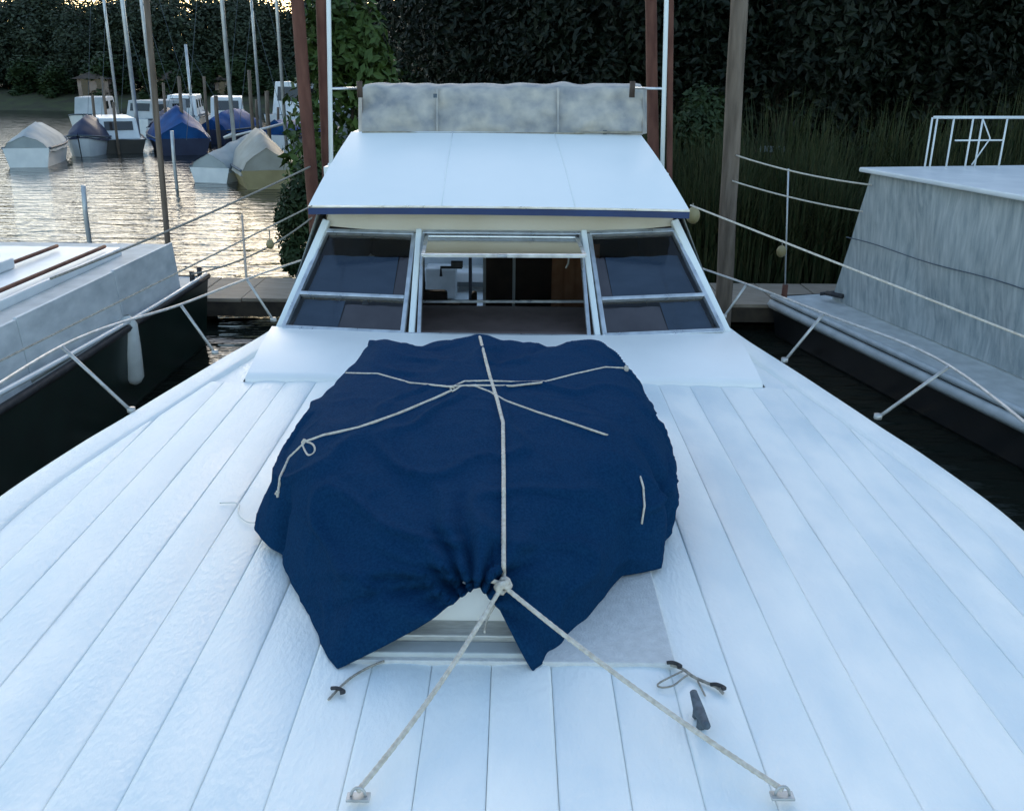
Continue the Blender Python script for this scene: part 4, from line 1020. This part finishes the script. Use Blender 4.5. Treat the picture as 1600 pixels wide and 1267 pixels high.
# ------------------------------------------------------------------ vegetation
def crown_mesh(name, m, n, leaf, rx, ry, rz, clumps, seed, low=.0):
    rnd = random.Random(seed); mb = MB()
    cl = []
    for _ in range(clumps):
        a = rnd.uniform(0, 2 * math.pi); h = rnd.uniform(-.9, 1); rad = math.sqrt(max(0, 1 - h * h)) * rnd.uniform(.35, .85)
        cl.append((Vector((rx * rad * math.cos(a), ry * rad * math.sin(a), rz * h * .8)), rnd.uniform(.28, .5)))
    for i in range(n):
        c, s = cl[rnd.randrange(clumps)]
        d = Vector((rnd.gauss(0, 1), rnd.gauss(0, 1), rnd.gauss(0, .8)))
        d = d.normalized() * rnd.random() ** .4 * s
        p_ = c + Vector((d.x * rx, d.y * ry, d.z * rz))
        nrm_ = (d.normalized() + Vector((rnd.gauss(0, .6), rnd.gauss(0, .6), rnd.gauss(.3, .6)))).normalized()
        u = nrm_.orthogonal().normalized(); u = Matrix.Rotation(rnd.uniform(0, 6.28), 3, nrm_) @ u; w = nrm_.cross(u)
        l_ = leaf * rnd.uniform(.6, 1.3)
        mb.add([p_ - u * l_, p_ - w * l_ * .45 + nrm_ * l_ * .12, p_ + u * l_, p_ + w * l_ * .45 + nrm_ * l_ * .12], [(0, 1, 2, 3)])
    return mb.mesh(name, m)
def trunk_mesh(name, h, r, seed):
    rnd = random.Random(seed); mb = MB()
    ps = [Vector((.25 * noise.noise((i * .3, seed, 0)), .25 * noise.noise((i * .3, seed, 4)), h * i / 10)) for i in range(11)]
    mb.tube(ps, lambda t: r * (1.15 - .85 * t), 9)
    for k in range(7):
        i = rnd.randrange(4, 10); a = rnd.uniform(0, 6.28); ln = rnd.uniform(.25, .45) * h
        q = ps[i]; e = q + Vector((math.cos(a) * ln * .7, math.sin(a) * ln * .7, ln * .5))
        mb.tube([q, lerp(q, e, .5) + Vector((0, 0, ln * .06)), e], lambda t: r * (.45 - .36 * t), 6)
    return mb.mesh(name, M['bark'], True)
def tree(name, loc, cm, tm, zc_, s, rz, label, group, sx=1.0):
    root = tag(empty(name, loc, rz), label, 'tree', group)
    t = bpy.data.objects.new('trunk', tm); c = bpy.data.objects.new('crown', cm)
    for o in (t, c): COL.objects.link(o); o.parent = root
    t.scale = (s, s, s); c.location = (0, 0, zc_ * s); c.scale = (s * sx, s * sx, s)
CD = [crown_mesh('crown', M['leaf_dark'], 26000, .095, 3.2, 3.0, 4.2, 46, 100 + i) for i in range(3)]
TD = [trunk_mesh('trunk', 6.5, .28, 50 + i) for i in range(3)]
random.seed(5)
dark = [(2.2, 21.5, 1.0), (5.6, 20.5, 1.05), (9.2, 21.5, 1.1), (13.0, 22.0, 1.1), (17.0, 23.5, 1.15), (-.4, 24.5, 1.0), (7.2, 26.5, 1.3), (12.0, 28.5, 1.35), (3.2, 28.0, 1.3), (18.0, 30, 1.4), (0.2, 30.5, 1.25), (-1.0, 34, 1.4), (9.5, 33, 1.5), (15, 35, 1.6)]
dlab = ['dark evergreen behind the rust pile right of the canvas cover', 'dark evergreen right behind the thick wooden pile', 'dark evergreen above the reeds midway between pile and grey cabin', 'dark evergreen rising behind the roof rail of the right boat', 'dark evergreen at the far right edge behind the right boat', 'dark evergreen directly behind the middle of the canvas cover', 'tall second row tree showing above the thick wooden pile', 'tall second row tree showing left of the right boat roof rail', 'tall second row tree showing above the right end of the canvas', 'tall second row tree at the extreme right', 'tall rear tree showing above the left half of the canvas cover', 'tall rear tree showing behind the yellow green bush', 'tall rear tree between the thick pile and the roof rail', 'tall rear tree above the roof of the right boat']
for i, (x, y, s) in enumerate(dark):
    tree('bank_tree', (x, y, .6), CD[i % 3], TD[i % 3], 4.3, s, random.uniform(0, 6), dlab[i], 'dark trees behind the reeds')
CF = [crown_mesh('far_crown', M['leaf_far'], 16000, .15, 3.6, 3.4, 3.8, 60, 200 + i) for i in range(3)]
TF = [trunk_mesh('far_trunk', 4.6, .25, 80 + i) for i in range(3)]
ORD = ['first', 'second', 'third', 'fourth', 'fifth', 'sixth', 'seventh', 'eighth', 'ninth', 'tenth', 'eleventh', 'twelfth', 'thirteenth', 'fourteenth', 'fifteenth', 'sixteenth', 'seventeenth', 'eighteenth', 'nineteenth', 'twentieth']
for i in range(20):
    x = -58 + i * 3.05 + random.uniform(-.8, .8); y = 81 + random.uniform(-2, 3) + (4 if i % 2 else 0)
    tree('shore_tree', (x, y, 1.0), CF[i % 3], TF[i % 3], 3.5, random.uniform(.98, 1.15), random.uniform(0, 6), ORD[i] + ' grey green tree from the left along the far shore', 'trees of the far shore', 1.25)
# bright green bush between the posts, darker shrub by the piles
CB = crown_mesh('bush_leaves', M['leaf_bright'], 6000, .10, 1.0, .9, 1.9, 20, 301)  # lit look of this bush comes from its brighter leaf colour
CS = crown_mesh('bush_leaves', M['leaf_mid'], 6500, .09, .85, .8, 1.5, 20, 303)
def bush(loc, me, label, s=1.0):
    root = tag(empty('waterside_bush', loc), label, 'bush')
    o = bpy.data.objects.new('foliage', me); COL.objects.link(o); o.parent = root; o.location = (0, 0, 1.3 * s); o.scale = (s, s, s)
    MB().tube([(0, 0, -.3), (.05, 0, .6), (.1, .05, 1.6)], lambda t: .06 * (1 - .6 * t), 7).build('stem', M['bark'], root, local=True)
for i in range(16):
    x = -56 + i * 3.5 + random.uniform(-.7, .7)
    root = tag(empty('shore_bush', (x, 75.5 + random.uniform(-1, 1.5), 1.0)), ORD[i] + ' low bush from the left along the far shore', 'bush', 'bushes of the far shore')
    o = bpy.data.objects.new('foliage', CS); COL.objects.link(o); o.parent = root; o.location = (0, 0, .6); sc_ = random.uniform(1.0, 1.5); o.scale = (2.2 * sc_, 1.6 * sc_, sc_); o.rotation_euler.z = random.uniform(0, 6)
q = at(540, 170, 15.5); bush((q.x, 15.5, .9), CB, 'bush with a sunlit yellow green put into its leaf colour, seen between the left white post and the canvas', 1.0)
q = at(478, 300, 13.8); bush((q.x, 13.8, .0), CS, 'dark green shrub overhanging the water left of the rust piles', .62)
q = at(1085, 250, 16.5); bush((q.x, 16.5, .5), CS, 'green bush at the reed edge right of the slim pile', .8)
# fence and post hints behind the reeds
q = at(1208, 235, 16.5)
sg_ = tag(empty('bank_signpost', (q.x, 16.5, .6)), 'grey post with small board standing in the grass behind the reeds', 'post')
MB().tube([(q.x, 16.5, .3), (q.x, 16.5, q.z)], .05, 8).build('post', M['wood_pile'], sg_); MB().box((q.x, 16.45, q.z + .02), (.5, .05, .1)).build('board', M['old_grey'], sg_)

def reeds(name, n, region, hmin, hmax, seed, label, m):
    rnd = random.Random(seed); mb = MB()
    for _ in range(n):
        x, y = region(rnd); z = max(-.1, near_bank_h(x, y)) - .1
        h = rnd.uniform(hmin, hmax) * (.72 + .5 * (noise.noise((x * .8, y * .8, 2)) + .5)); a = rnd.uniform(0, 6.28); w = rnd.uniform(.008, .018); bend = (rnd.uniform(.05, .5) if rnd.random() > .12 else rnd.uniform(.9, 1.8)) * h * .5
        d = Vector((math.cos(a), math.sin(a), 0)); sd_ = Vector((-d.y, d.x, 0)) * w
        b_ = Vector((x, y, z)); m1 = b_ + d * bend * .25 + Vector((0, 0, h * .55)); e = b_ + d * bend + Vector((0, 0, h))
        mb.add([b_ - sd_, b_ + sd_, m1 + sd_, m1 - sd_, e], [(0, 1, 2, 3), (3, 2, 4)])
    o = mb.build(name, m); o['kind'] = 'stuff'; o['label'] = label; o['category'] = 'reeds'
    return o
reeds('reed_bed', 16000, lambda r: (r.uniform(1.9, 9.5), 13.5 + abs(r.gauss(0, 1.3))), 1.1, 2.0, 401, 'tall green reeds growing along the near bank behind the dock', M['reed'])
reeds('bank_grass', 9000, lambda r: (r.uniform(-1.0, 11), r.uniform(14.5, 20)), .35, .9, 402, 'rough grass on the bank behind the reeds', M['leaf_mid'])
